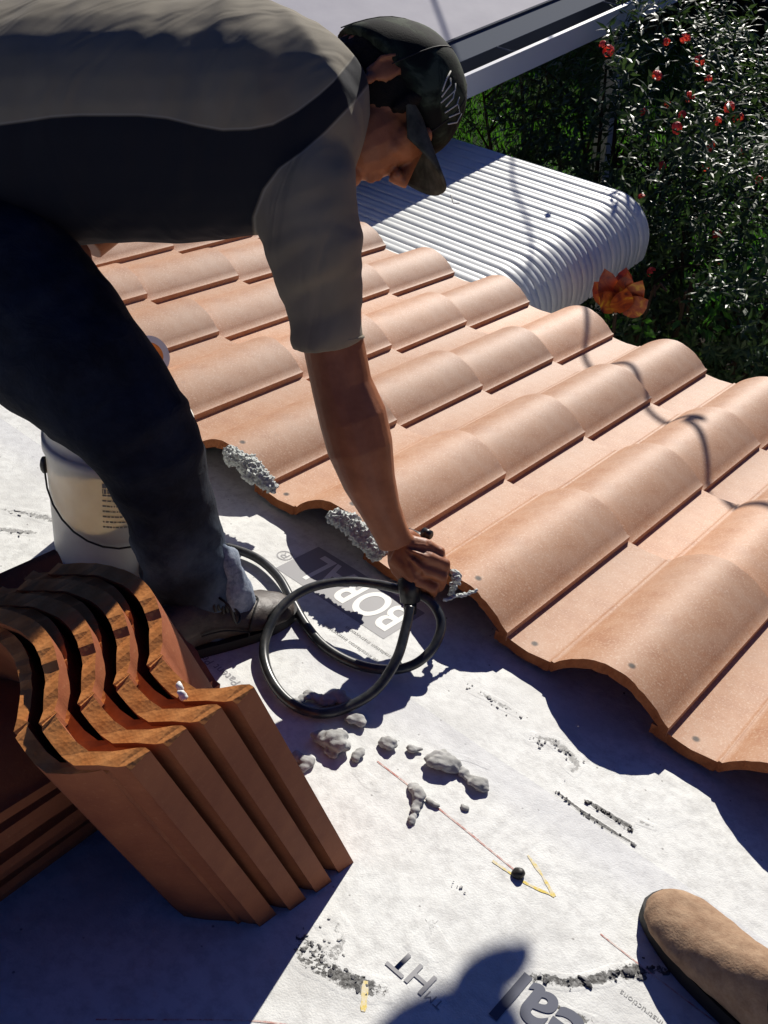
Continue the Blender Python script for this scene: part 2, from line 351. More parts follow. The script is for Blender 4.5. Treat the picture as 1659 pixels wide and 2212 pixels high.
# ------------------------------------------------------------------ the roof
TL, TWD, EXP, COV = .42, .33, .34, .305
def prof(u):
    if u < .012: return .004 - u * .1
    if u < .112:
        t = (u - .012) / .10; return -.004 * math.sin(math.pi * t) + .0028
    if u < .118: return .006
    t = min(1, (u - .118) / (.322 - .118))
    h = .050 * math.sin(math.pi * t ** .94) ** .86 + .0055 + .010 * t
    return h
US = [0, .006, .012, .03, .05, .07, .09, .106, .1115, .1125, .1155, .118] + [.118 + (.322 - .118) * k / 22 for k in range(1, 23)] + [.33]
def pz(u): return prof(min(u, .322)) if u < .3225 else prof(.322) - .002
def make_tile(name, seed, dm, loose=False, rim=True):
    rr = random.Random(seed); mb = MB(); tilt = .036 if loose else .068; VS = [0, .004, .14, .28, .416, .42]
    def th(u): return .0125
    def pt(u, v, top):
        z = pz(u) - v * tilt
        if loose: z = z * (1.0 if u < .118 else .93) - .034 * min(1, max(0, (u - .008) / .045)) ** .8
        e = 0
        if v in (0, .42): e = rr.uniform(-.0018, .0018)
        if not top:
            if loose: z = z - ((.024 if rim else .0150) if u < .02 else (.0180 if rim else .0150))
            elif u > .31: z = z - .019
            else: z = z - .019
        yy = -v + e
        return Vector((u, yy, z))
    n = len(US); top = []; bot = []
    for v in VS:
        top.append([pt(u, v, 1) for u in US]); bot.append([pt(u, v, 0) for u in US])
    vs = [p for r in top for p in r]; fs = []
    for i in range(len(VS) - 1):
        for k in range(n - 1): fs.append((i * n + k, (i + 1) * n + k, (i + 1) * n + k + 1, i * n + k + 1)[::-1])
    mb.add(vs, fs, 0)
    vs = [p for r in bot for p in r]; mb.add(vs, [tuple(reversed(f)) for f in fs], 2)
    for (i, flip) in ((0, 0), (len(VS) - 1, 1)):
        vs = top[i] + bot[i]; f = []
        for k in range(n - 1):
            q = (k, k + 1, n + k + 1, n + k); f.append(q if not flip else q[::-1])
        mb.add(vs, f, 1)
    for (k, flip) in ((0, 0), (n - 1, 1)):
        vs = [r[k] for r in top] + [r[k] for r in bot]; L = len(VS); f = []
        for i in range(L - 1):
            q = (i, i + 1, L + i + 1, L + i); f.append(q[::-1] if not flip else q)
        mb.add(vs, f, 0 if (k or loose) else 1)
    me = D.meshes.new(name); me.from_pydata([tuple(v) for v in mb.v], [], mb.f)
    for mt in dm: me.materials.append(mt)
    me.polygons.foreach_set('material_index', mb.m)
    me.polygons.foreach_set('use_smooth', [m_ in (0, 2) for m_ in mb.m]); me.update()
    return me
ZU = -.040
roof = tag(empty('tiled_roof'), kind='structure')
tiles = [make_tile('roof_tile', s, [TILE, BODYL, LOOSE]) for s in range(3)]
Z0 = -prof(.322) + .019 + .0105
for c in range(-5, 12):
    for r in range(4):
        o = D.objects.new('roof_tile', tiles[(c * 3 + r * 5) % 3]); COL.objects.link(o); o.parent = roof
        o.location = (c * COV - .33 + R_.uniform(-.0015, .0015), -r * EXP + R_.uniform(-.003, .003), Z0 + .0006 * ((c + 8) % 2) + R_.uniform(0, .001))
        o.rotation_euler = (0, 0, R_.uniform(-.004, .004))
mb = MB(); mb.box((-2.0, -5.2, -.16), (4.4, .0, -.0475)); mb.build('roof_deck', WOODM, roof)
mb = MB(); mb.box((-2.0, -.0, -.26), (4.4, .022, -.035)); mb.build('fascia_board', GUT, roof)
def sheet(name, x0, x1, y0, y1, z, mt, seed):
    nx, ny = 160, 70; vs = []; fs = []
    for j in range(ny + 1):
        for i in range(nx + 1):
            x = x0 + (x1 - x0) * i / nx; y = y0 + (y1 - y0) * j / ny
            if j == ny: y += .0015 * noise.noise(Vector((x * 9, seed, 0))) + .003 * noise.noise(Vector((x * 2, seed, 3)))
            vs.append((x, y, z + .0012 * noise.noise(Vector((x * 5, y * 5, seed)))))
    for j in range(ny):
        for i in range(nx):
            a = j * (nx + 1) + i; fs.append((a, a + 1, a + nx + 2, a + nx + 1))
    return pyd(name, vs, fs, [mt], roof, True)
sheet('underlayment_sheet', -2, 4.4, -1.78, -.02, ZU - .0045, UNDER, 1)
sheet('underlayment_sheet', -2, 4.4, -2.70, -1.66, ZU - .0012, UNDER2, 5)
sheet('underlayment_sheet', -2, 4.4, -5.2, -2.62, ZU + .002, UNDER, 9)
ZP = ZU + .0014
def sheet_z(x, y):
    up = y < -1.66 - .004
    return (ZU - .0012 if up else ZU - .0045) + .0012 * noise.noise(Vector((x * 5, y * 5, 5 if up else 1)))
def box_print(name, x0, x1, y0, y1, lift, mt):
    vs = []; fs = []; nx, ny = 14, 7
    for j in range(ny + 1):
        for i in range(nx + 1):
            x = x0 + (x1 - x0) * i / nx; y = y0 + (y1 - y0) * j / ny; vs.append((x, y, sheet_z(x, y) + lift))
    for j in range(ny):
        for i in range(nx): a = j * (nx + 1) + i; fs.append((a, a + 1, a + nx + 2, a + nx + 1))
    return pyd(name, vs, fs, [mt], roof)
def text(name, s, x, y, lift, size, mt, ang=math.pi, bold=.0, align='LEFT', sx=1.0):
    cu = D.curves.new(name, 'FONT'); cu.body = s; cu.size = size; cu.align_x = align; cu.offset = bold
    t = D.objects.new('t', cu); COL.objects.link(t)
    dg = bpy.context.evaluated_depsgraph_get(); me = D.meshes.new_from_object(t.evaluated_get(dg)); D.objects.remove(t)
    me.materials.clear(); me.name = name; ca, sa = math.cos(ang), math.sin(ang)
    for v in me.vertices:
        px, py = v.co.x * sx, v.co.y; X = x + px * ca - py * sa; Y = y + px * sa + py * ca; v.co = (X, Y, sheet_z(X, Y) + lift)
    return link(name, me, roof, [mt])
box_print('printed_logo_box', 1.405, 1.672, -1.577, -1.462, .0004, INK)
text('printed_logo', 'BORAL', 1.664, -1.478, .0008, .117, PRW, bold=.0022, sx=.62)
text('printed_trademark', '®', 1.402, -1.520, .0005, .042, INK)
text('printed_words', 'TileSeal', 2.475, -1.930, .0011, .104, INKD, bold=.0022, sx=.86)
text('printed_words', 'HT', 2.135, -2.012, .0011, .044, INK, bold=.0006)
text('printed_trademark', 'TM', 2.158, -2.03, .0005, .017, INK)
text('printed_words', 'Patent Pending', 1.600, -1.838, .0005, .022, INK)
for (x, y) in ((1.74, -1.60), (1.71, -1.625), (2.43, -1.86), (1.95, -2.5)):
    text('printed_words', 'See installation instructions', x, y, .0005, .012, GRIMEL)
def strip(name, pts, wd, z, mt, jit=.3):
    pts = spline(pts, 10); vs = []; fs = []
    for i, p in enumerate(pts):
        t = (pts[min(i + 1, len(pts) - 1)] - pts[max(i - 1, 0)]).normalized(); nrm = Vector((-t.y, t.x, 0))
        ww = wd * .5 * (1 + jit * noise.noise(p * 90))
        vs += [(q_.x, q_.y, sheet_z(q_.x, q_.y) + (z - ZP) * .4 + .0003) for q_ in (p + nrm * ww, p - nrm * ww)]
    for i in range(len(pts) - 1): fs.append((2 * i, 2 * i + 1, 2 * i + 3, 2 * i + 2))
    return pyd(name, vs, fs, [mt], roof)
strip('red_chalk_line', [(1.855, -1.803, 0), (1.99, -1.806, 0), (2.11, -1.812, 0)], .0028, ZP + .0004, REDC)
strip('red_chalk_line', [(2.24, -1.812, 0), (2.30, -1.814, 0), (2.42, -1.815, 0)], .0022, ZP + .0004, REDC)
strip('red_chalk_line', [(1.90, -2.32, 0), (2.02, -2.20, 0), (2.09, -2.15, 0)], .002, ZP + .0004, REDC)
strip('yellow_crayon_mark', [(2.106, -1.778, 0), (2.135, -1.79, 0), (2.168, -1.808, 0)], .0042, ZP + .0006, YELC, .8)
strip('yellow_crayon_mark', [(2.078, -1.822, 0), (2.13, -1.818, 0), (2.168, -1.807, 0)], .0036, ZP + .0008, YELC, .8)
strip('yellow_crayon_mark', [(2.075, -2.075, 0), (2.098, -2.105, 0)], .006, ZP + .0006, YELC, .8)

# smears: fine patches of sheet that carry a grime mask, plus real crumbs
def stain(path, wd, n=46, strength=1.0, z=ZU - .0012, mt=None, dark=1.0):
    pts = spline([Wz(a, b, z) for a, b in path], 10); vs = []; fs = []; g = []; K = 12
    for i, p in enumerate(pts):
        t = (pts[min(i + 1, len(pts) - 1)] - pts[max(i - 1, 0)]).normalized(); nrm = Vector((-t.y, t.x, 0)); e = math.sin(math.pi * (i + .5) / len(pts)) ** .35
        for k in range(K + 1):
            q = (k / K - .5) * 2; w_ = wd * (1 + .45 * noise.noise(p * 25))
            c = p + nrm * (q * w_); sdn = 1 if (mt is UNDER) else 5; inn = 0 < i < len(pts) - 1 and 0 < k < K; vs.append((c.x, c.y, z + .0012 * noise.noise(Vector((c.x * 5, c.y * 5, sdn))) + (.0003 if inn else -.0001))); g.append(.66 * strength * e * max(0, 1 - abs(q) ** 1.6) if 0 < i < len(pts) - 1 and 0 < k < K else 0)
    for i in range(len(pts) - 1):
        for k in range(K): a = i * (K + 1) + k; fs.append((a, a + 1, a + K + 2, a + K + 1))
    o = pyd('stained_patch', vs, fs, [mt or UNDER2], roof, True)
    at = o.data.attributes.new('grime', 'FLOAT', 'POINT'); at.data.foreach_set('value', g)
    at = o.data.attributes.new('soot', 'FLOAT', 'POINT'); at.data.foreach_set('value', [dark] * len(g)); return o
LOWZ = ZU - .0045
stain([(640, 2010), (670, 2070), (735, 2110), (800, 2135), (850, 2140)], .022)
stain([(700, 1975), (735, 2020), (710, 2075), (660, 2050)], .022, strength=.7, dark=.35)
stain([(1110, 2140), (1150, 2112), (1230, 2122), (1300, 2112), (1340, 2100), (1420, 2095), (1500, 2098)], .014)
stain([(1340, 2112), (1365, 2098), (1400, 2100)], .016, strength=1.2)
stain([(1190, 2165), (1230, 2190), (1290, 2215)], .012, strength=.9)
stain([(960, 1630), (1010, 1640), (1060, 1660)], .006, strength=.6, dark=.4)
stain([(1198, 1706), (1260, 1755), (1330, 1800), (1378, 1828)], .0045, z=LOWZ, mt=UNDER, strength=1.3)
stain([(1262, 1728), (1300, 1750), (1340, 1775), (1370, 1790)], .010, z=LOWZ, mt=UNDER, strength=1.2)
stain([(1010, 1485), (1060, 1510), (1130, 1550)], .012, z=LOWZ, mt=UNDER, strength=.8, dark=.3)
stain([(1145, 1590), (1200, 1605), (1245, 1650), (1225, 1670)], .014, z=LOWZ, mt=UNDER, strength=.95, dark=.25)
stain([(-30, 1095), (60, 1110), (120, 1125), (160, 1132)], .018, strength=.85, dark=.4)
stain([(-30, 1140), (40, 1148), (85, 1152)], .014, strength=.9, dark=.25)
stain([(770, 1660), (800, 1690), (830, 1700)], .014, strength=.6, dark=.25)
stain([(1370, 1770), (1420, 1790)], .008, z=LOWZ, mt=UNDER, strength=.7, dark=.3)
stain([(900, 2010), (930, 2030), (960, 2020)], .03, strength=.45, dark=.2)
def crumbs(name, path, n, wd, r0, r1, mt, z=ZU, seed=1, dens=None):
    rr = random.Random(seed); mb = MB(); pts = spline([Wz(a, b, z) for a, b in path], 12)
    for i in range(n):
        p = pts[rr.randrange(len(pts))]; q = p + Vector((rr.gauss(0, wd), rr.gauss(0, wd), 0)); r = rr.uniform(r0, r1) * (1 if rr.random() < .8 else 1.6)
        a = rr.uniform(0, 3.14); e = rr.uniform(.4, 1)
        A = Vector((math.cos(a), math.sin(a), 0)) * r; B = Vector((-math.sin(a), math.cos(a), 0)) * r * e
        k = len(mb.v); mb.ell((q.x, q.y, z), [A, B, Vector((0, 0, r * .16))], 7)
        for v in mb.v[k:]: v += Vector((rr.uniform(-.35, .35) * r, rr.uniform(-.35, .35) * r, 0))
    o = mb.build(name, mt, roof, True); o['kind'] = 'stuff'; return o
crumbs('grime_crumbs', [(655, 2030), (680, 2080), (740, 2110), (800, 2130)], 24, .009, .001, .0042, GRIME, seed=2)
crumbs('grime_crumbs', [(700, 2010), (720, 2050), (690, 2060)], 17, .014, .0008, .0026, GRIMEL, seed=3)
crumbs('grime_crumbs', [(1150, 2110), (1230, 2122), (1300, 2112), (1340, 2100), (1420, 2095), (1490, 2098)], 21, .005, .001, .0045, GRIME, seed=4)
crumbs('grime_crumbs', [(1345, 2108), (1365, 2098), (1390, 2102)], 8, .006, .002, .005, GRIME, seed=14)
crumbs('grime_crumbs', [(1200, 1708), (1260, 1755), (1330, 1800), (1372, 1825)], 24, .0022, .0008, .0026, GRIME, z=ZU - .003, seed=6)
crumbs('grime_crumbs', [(1262, 1728), (1300, 1750), (1340, 1775), (1365, 1795)], 21, .0045, .001, .004, TAR, z=ZU - .003, seed=7)
crumbs('grime_crumbs', [(1020, 1490), (1060, 1510), (1120, 1545)], 15, .006, .0008, .0028, GRIMEL, z=ZU - .003, seed=8)
crumbs('grime_crumbs', [(1160, 1600), (1200, 1610), (1240, 1640)], 21, .007, .001, .0034, GRIMEL, z=ZU - .003, seed=9)
crumbs('grime_crumbs', [(0, 1100), (60, 1110), (120, 1125), (150, 1130)], 22, .008, .001, .0045, GRIMEL, seed=10)
crumbs('grime_crumbs', [(0, 1145), (40, 1150), (70, 1150)], 12, .006, .001, .0042, GRIMEL, seed=11)
crumbs('grime_crumbs', [(985, 1905), (1000, 1925)], 6, .004, .001, .003, GRIMEL, seed=15)
crumbs('tile_speck', [(900, 1200), (1100, 1100), (1250, 1400)], 26, .14, .0008, .002, TAR, z=.006, seed=16)

# ------------------------------------------------------------------ foam blobs, each a thing
def fb(name, pts, rad, label, mt=FOAMS, z=ZU, **k):
    P0 = [Wz(a, b, z + h) for a, b, h in pts]
    o = blob(name, P0, rad, mt, **k); return tag(o, label, 'foam', k.get('group'))
def ftag(o, l): tag(o, l, 'foam blob', 'grey foam adhesive spilled on the white roof sheet')
FB = [
 ([(938, 1640, .012), (965, 1645, .012), (990, 1655, .010)], [.017, .016, .010], 'largest bone-shaped foam blob, its thick end, right of the tile stack'),
 ([(1000, 1665, .006), (1025, 1685, .008), (1045, 1695, .009)], [.007, .009, .012], 'narrow drip tail of foam touching the largest blob'),
 ([(893, 1695, .006), (905, 1715, .008), (900, 1740, .005), (890, 1775, .003)], [.008, .011, .007, .005], 'upright trickle of grey foam crossing the red chalk line'),
 ([(925, 1728, .004), (945, 1738, .003)], [.006, .004], 'short finger of foam lying along the red chalk line'),
 ([(835, 1605, .008), (852, 1603, .008)], [.011, .010], 'round foam blob above the start of the red chalk line'),
 ([(893, 1614, .006), (906, 1616, .005)], [.008, .006], 'small foam blob between the round one and the largest'),
 ([(770, 1632, .005), (782, 1620, .005)], [.008, .006], 'curled foam blob just right of the shaded foam heap'),
 ([(640, 1515, .006), (670, 1500, .010), (700, 1512, .008)], [.008, .010, .009], 'pale curl of foam touching the hose loop'),
 ([(715, 1510, .010), (735, 1500, .012), (750, 1520, .008)], [.012, .012, .010], 'grey foam lump inside the bottom of the hose loop'),
 ([(700, 1590, .012), (725, 1600, .016), (740, 1585, .012), (715, 1620, .010)], [.015, .018, .014, .012], 'heaped foam splat in shade below the hose loop'),
 ([(755, 1550, .008), (780, 1555, .008)], [.012, .010], 'foam lump at the right of the shaded heap'),
 ([(640, 1630, .006), (665, 1640, .006), (655, 1660, .004)], [.009, .009, .006], 'crumbly dark foam beside the tile stack edge'),
 ([(1000, 1742, .002), (1012, 1746, .002)], [.005, .004], 'tiny grey foam dab below the bone-shaped blob'),
]
for i, (pts, rad, lb) in enumerate(FB):
    o = blob('foam_blob', [Wz(a, b, ZU + h) for a, b, h in pts], rad, FOAMS, amp=.32, fr=60, seed=i); ftag(o, lb)
    for v in o.data.vertices: v.co.z = ZU - .003 + (v.co.z - ZU + .003) * .72
o = blob('tar_dab', [Wz(1118, 1885, ZU + .002), Wz(1126, 1888, ZU + .002)], [.0085, .0075], TAR, amp=.15, fr=60, seed=40)
tag(o, 'round black tar dab at the end of the red chalk line', 'tar dab')
gp = 'rough foam beads set on the tile heads'
o = blob('foam_bead', [Wz(500, 985, .050), Wz(528, 1000, .055), Wz(560, 1030, .050), Wz(590, 1055, .035)], [.018, .020, .019, .012], FOAM, amp=.35, fr=150, vox=.0022, seed=50)
tag(o, 'rough grey foam bead on the tile head beside the bent knee', 'foam bead', gp)
o = blob('foam_bead', [Wz(728, 1120, .052), Wz(760, 1135, .055), Wz(790, 1165, .050), Wz(815, 1195, .035)], [.016, .020, .021, .015], FOAM, amp=.35, fr=150, vox=.0022, seed=51)
tag(o, 'rough grey foam bead on the tile head under the forearm', 'foam bead', gp)
o = blob('foam_crumb', [Wz(1273, 1425, .004), Wz(1281, 1418, .006)], [.004, .003], FOAM, amp=.3, fr=150, seed=52)
tag(o, 'tiny white foam crumb on the seam between two laid tiles', 'foam crumb')

# ------------------------------------------------------------------ loose tiles on end
F1 = Vector((1.953, -1.947, -.045)); T1 = Vector((1.920, -2.146, .343))
aax = (T1 - F1).normalized(); wax = Vector((-1, .03, 0)); wax = (wax - aax * wax.dot(aax)).normalized(); nax = aax.cross(wax) 
if nax.y < 0: nax = -nax
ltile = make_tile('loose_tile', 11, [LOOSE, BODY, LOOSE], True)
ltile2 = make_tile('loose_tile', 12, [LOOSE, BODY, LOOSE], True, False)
M0 = Matrix((-wax * 1.0, (-aax), nax)).transposed().to_4x4()
# tile local: x across, -y towards the head, z outward. The upper end in the stack is the butt (local y = 0)
Mx = Matrix(((1, 0, 0), (0, 1, 0), (0, 0, 1)))
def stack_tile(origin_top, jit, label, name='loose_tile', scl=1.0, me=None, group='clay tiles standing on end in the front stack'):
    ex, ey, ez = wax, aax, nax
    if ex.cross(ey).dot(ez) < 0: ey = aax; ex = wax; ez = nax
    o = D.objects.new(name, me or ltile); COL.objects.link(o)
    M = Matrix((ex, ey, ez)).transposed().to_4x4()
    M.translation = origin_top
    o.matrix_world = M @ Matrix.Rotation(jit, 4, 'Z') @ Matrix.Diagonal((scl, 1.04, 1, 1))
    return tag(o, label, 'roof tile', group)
stepv = Vector((-.0025, -.0405, 0))
order = ['farthest', 'second', 'third', 'nearest']
for k in range(4):
    top = T1 + stepv * k + (Vector((0, 0, -.004 * k)))
    stack_tile(top, R_.uniform(-.01, .01), ['standing terracotta tile farthest back in the stack, against the shoe side', 'standing terracotta tile second from the shoe side, taller of its pair',
        'standing terracotta tile second from the near side, taller of its pair', 'standing terracotta tile nearest the camera, taller of its pair'][k])
    stack_tile(top + Vector((-.003, -.0185, -.018)) + wax * .020, R_.uniform(-.01, .01), ['lower rough-edged tile tucked behind the tile nearest the shoe', 'lower rough-edged tile tucked behind the second tile from the shoe',
        'lower rough-edged tile tucked between the two tiles nearest the camera', 'lower rough-edged tile on the outer near face of the stack'][k], me=ltile2)
for i, (a, b, h) in enumerate(((587, 1700 - 230, .33), )): pass
def speck(a, b, z, r, lb):
    o = blob('white_foam_speck', [Pc(a, b, z), Pc(a + 6, b + 8, z)], [r, r * .7], WHITE, amp=.3, fr=200, seed=a); tag(o, lb, 'foam speck')
speck(392, 1500, .985, .0048, 'white foam speck on the rim of the back pair of standing tiles')
speck(385, 1480, 1.0, .004, 'smaller white foam speck above the other on the back tile rim')
speck(112, 1545, 1.02, .0055, 'white foam speck on the lower left rim of the nearest standing tile')
# a pile of tiles lying in the deep shade on the left
pile = []
for k in range(9):
    o = D.objects.new('loose_tile', ltile2); COL.objects.link(o)
    o.location = (1.36 + .006 * k, -2.02 - .008 * (k % 3), .014 + .0215 * k); o.rotation_euler = (0, 0, R_.uniform(-.03, .03) + .05)
    tag(o, ['bottom tile', 'second tile up', 'third tile up', 'fourth tile up', 'middle tile', 'sixth tile up', 'seventh tile up', 'last but one', 'top tile'][k] + ' of the flat pile in deep shade left of the standing stack', 'roof tile', 'tiles lying flat in the shaded pile')
mb = MB(); mb.box((-.012, -.09, 0), (.012, .09, .018)); o = mb.build('wood_offcut', WOODM)
o.location = Pc(-8, 1545, 1.15); o.rotation_euler = (.1, .0, -.5); tag(o, 'short pale wood offcut at the left edge on the dark tile pile', 'wood offcut')

# ------------------------------------------------------------------ bucket
bc = Wz(257, 1182, ZU)
bk = tag(empty('bucket', bc), 'dirty white plastic bucket with thin wire handle standing behind the bent leg', 'bucket')
prf = [(.0, .0), (.102, .0), (.110, .005), (.112, .015), (.121, .215), (.126, .215), (.126, .235), (.122, .235), (.123, .262), (.128, .264), (.126, .270), (.119, .268), (.116, .235), (.106, .02), (.0, .012)]
nn = 48; rings = [[Vector((r * math.cos(6.2832 * k / nn), r * math.sin(6.2832 * k / nn), z)) for k in range(nn)] for r, z in prf]
mb = MB(); mb.rings(rings, False); mb.build('bucket_shell', BUCK, bk, True)
hp = []
vd = (CP - bc); ang0 = math.atan2(vd.y, vd.x)
for k in range(15):
    a = ang0 - 1.45 + k / 14 * 2.9; hp.append(Vector((.156 * math.cos(a), .156 * math.sin(a), .20 + .10 * abs(k - 7) / 7 - .0)))
hp = [Vector((.1225 * math.cos(ang0 - 1.5 + k / 14 * 3.0), .1225 * math.sin(ang0 - 1.5 + k / 14 * 3.0), .165 - .085 * math.sin(k / 14 * math.pi))) for k in range(15)]
mb = MB(); mb.tube(hp, .0018, 8); mb.build('wire_handle', BLK, bk, True)
mb = MB(); mb.ell(hp[0] + Vector((0, 0, .012)), [Vector((.008, 0, 0)), Vector((0, .008, 0)), Vector((0, 0, .017))], 10); mb.build('handle_ear', BLK, bk, True)
mb = MB()
lr = random.Random(2)
for r_ in range(9):
    a0 = ang0 - .22; zz = .205 - r_ * .0105
    while a0 < ang0 + .34:
        w_ = lr.uniform(.012, .06); hh = .009 if r_ in (0, 1) else .0035
        f = []
        for a, z in ((a0, zz - hh), (a0 + w_, zz - hh), (a0 + w_, zz), (a0, zz)):
            rd = .1125 + (z - .015) * .0455; f.append(Vector((rd * math.cos(a), rd * math.sin(a), z)))
        mb.add(f, [(0, 1, 2, 3)]); a0 += w_ + lr.uniform(.008, .02)
mb.build('faded_label_print', LABELM, bk)

# ------------------------------------------------------------------ hose
def WW(l): return [Wz(a, b, ZU + h) for a, b, h in l]
hz = WW([(886, 1312, .105), (876, 1360, .085), (856, 1425, .06), (812, 1490, .03), (745, 1530, .012), (680, 1540, .009), (618, 1510, .010), (578, 1450, .012), (572, 1385, .022), (605, 1315, .045), (665, 1272, .060), (745, 1256, .070),
         (815, 1262, .075), (870, 1275, .085), (918, 1290, .085), (945, 1320, .075), (953, 1355, .060), (935, 1400, .040), (895, 1435, .022), (840, 1447, .012), (770, 1435, .009), (705, 1400, .009), (662, 1352, .009), (632, 1300, .010), (600, 1245, .010), (550, 1203, .009), (480, 1180, .009), (400, 1172, .009), (330, 1150, .01), (262, 1150, .010)])
hz += WW([(250, 1190, .02), (262, 1130, .12)])[0:0]
mb = MB(); mb.tube(spline(hz, 10), .0082, 14); ho = mb.build('hose', RUB, None, True)
tag(ho, 'black rubber hose looped on the white roof sheet below the hand', 'hose')
hp = spline([bc + Vector((.127 * math.cos(ang0 + .42), .127 * math.sin(ang0 + .42), .20)), bc + Vector((.124 * math.cos(ang0 + .45), .124 * math.sin(ang0 + .45), .12)), bc + Vector((.124 * math.cos(ang0 + .36), .124 * math.sin(ang0 + .36), .012)), bc + Vector((.26 * math.cos(ang0 + .5), .26 * math.sin(ang0 + .5), .010))], 8)
mb = MB(); mb.tube(hp, .0075, 12); o = mb.build('hose', RUB, None, True); tag(o, 'short black hose end hanging down the side of the white bucket', 'hose')

# ------------------------------------------------------------------ foam gun
gun = tag(empty('foam_gun', Pc(895, 1230, 1.70)), 'black foam dispensing gun gripped in the bare hand over the tile heads', 'foam gun')
def gb(mb, name, mt):
    o = mb.build(name, mt, gun, True); o.matrix_parent_inverse = Matrix.Translation(-gun.location); return o
mb = MB(); mb.tube([Pc(912, 1200, 1.700), Pc(895, 1232, 1.682), Pc(884, 1262, 1.664), Pc(886, 1300, 1.668)], [.014, .018, .0205, .0165], 16); gb(mb, 'grip', BLK)
mb = MB(); mb.tube([Pc(886, 1298, 1.668), Pc(886, 1325, 1.672)], [.0115, .0105], 14); gb(mb, 'hose_collar', BLK)
mb = MB(); mb.tube([Pc(880, 1150, 1.735), Pc(905, 1165, 1.72), Pc(930, 1195, 1.705), Pc(952, 1218, 1.70)], [.009, .013, .012, .008], 14); gb(mb, 'gun_body', BLK)
mb = MB(); mb.tube([Pc(915, 1150, 1.71), Pc(930, 1156, 1.70)], [.009, .008], 12); gb(mb, 'adjusting_knob', BLK)
mb = MB(); mb.tube([Pc(950, 1216, 1.70), Pc(968, 1232, 1.697), Pc(980, 1246, 1.695)], [.0065, .005, .004], 12); gb(mb, 'nozzle', BLK)
o = blob('foam_drip', [Pc(980, 1238, 1.692), Pc(986, 1248, 1.692), Pc(980, 1268, 1.71), Pc(974, 1285, 1.735)], [.0075, .009, .005, .0055], FOAM, amp=.35, fr=190, vox=.0018, seed=60)
tag(o, 'grey foam dripping from the nozzle of the gun', 'foam drip')
o = blob('foam_string', [Wz(962, 1296, .045), Wz(985, 1288, .046), Wz(1005, 1284, .042), Wz(1026, 1276, .040)], [.004, .0045, .004, .005], FOAM, amp=.35, fr=190, vox=.0016, seed=61)
tag(o, 'thin string of foam lying on the tile under the nozzle', 'foam string')

# tape roll on the tiles behind the leg
tr = tag(empty('tape_roll', Wz(322, 770, .075)), 'white roll of tape lying on the tiles, half hidden behind the thigh', 'tape roll')
mb = MB(); n_ = 40; rg = []
for r, z in ((.030, -.012), (.046, -.012), (.046, .012), (.030, .012)): rg.append([Vector((r * math.cos(6.2832 * k / n_), r * math.sin(6.2832 * k / n_), z)) for k in range(n_)])
mb.rings(rg, False, True); o = mb.build('tape_winding', GUT, tr)
mb = MB(); rg = []
for r, z in ((.0275, -.0125), (.0297, -.0125), (.0297, .0125), (.0275, .0125)): rg.append([Vector((r * math.cos(6.2832 * k / n_), r * math.sin(6.2832 * k / n_), z)) for k in range(n_)])
mb.rings(rg, False, True); mb.build('cardboard_core', BODY, tr)
tr.rotation_euler = (math.radians(20), math.radians(50), .3)

# ------------------------------------------------------------------ the crouching roofer
person = tag(empty('person', Wz(450, 1400, ZU)), 'roofer in olive shirt, dark jeans and camouflage cap bending over the tile edge', 'person')
def pb(o):
    o.parent = person; o.matrix_parent_inverse = Matrix.Translation(-person.location); return o
def ptube(mb, l, n=20, flat=None):
    """l: (a, b, z, r) along the limb"""
    mb.tube([Pc(a, b, z) for a, b, z, *_ in l], [q[3] if len(q) == 4 else (q[3], q[4]) for q in l], n)
# torso frame
La = cv(0, -.62, .78).normalized()                    # towards his left
def ring(a, b, z, ra, rb, S, n=32, sq=.85):
    c = Pc(a, b, z); B = La.cross(S).normalized()
    if B.dot(CD) > 0: B = -B
    L2 = S.cross(B).normalized(); 
    if L2.dot(La) < 0: L2 = -L2
    out = []
    for k in range(n):
        t = 2 * math.pi * k / n; cx, sx = math.cos(t), math.sin(t)
        out.append(c + L2 * (ra * math.copysign(abs(cx) ** sq, cx)) + B * (rb * math.copysign(abs(sx) ** sq, sx)))
    return out
TOR = [(-330, 330, 1.44, .165, .155), (-200, 300, 1.44, .175, .160), (-50, 275, 1.45, .185, .165), (150, 258, 1.46, .195, .168), (350, 252, 1.48, .202, .170),
       (520, 245, 1.50, .200, .168), (600, 225, 1.52, .190, .150), (640, 200, 1.54, .155, .115), (672, 182, 1.56, .100, .075)]
def torso(mb, sh):
    rg = []
    for i, (a, b, z, ra, rb) in enumerate(TOR):
        j0, j1 = TOR[max(i - 1, 0)], TOR[min(i + 1, len(TOR) - 1)]
        S = (Pc(*j1[:3]) - Pc(*j0[:3])).normalized()
        rg.append(ring(a, b, z, ra - sh, rb - sh, S))
    mb.rings(rg)
HO = Pc(822, 220, 1.53)                                # middle of the head
hu = cv(.84, -.52, .15).normalized(); hf = cv(.52, .84, .05); hf = (hf - hu * hf.dot(hu)).normalized(); hl = hu.cross(hf)   # up, face, side
if hl.dot(CF) < 0: hl = -hl                            # hl points to the far side of the head
HS = 1.05
def H(f, u, l): f *= HS; u *= HS; l *= HS; return HO + hf * f + hu * u + hl * l
def hell(mb, f, u, l, rf, ru, rl, n=18, tf=0):
    rf *= HS; ru *= HS; rl *= HS; mb.ell(H(f, u, l), [hf * rf, hl * rl, hu * ru] if not tf else [(hf * math.cos(tf) + hu * math.sin(tf)) * rf, hl * rl, (hu * math.cos(tf) - hf * math.sin(tf)) * ru], n)
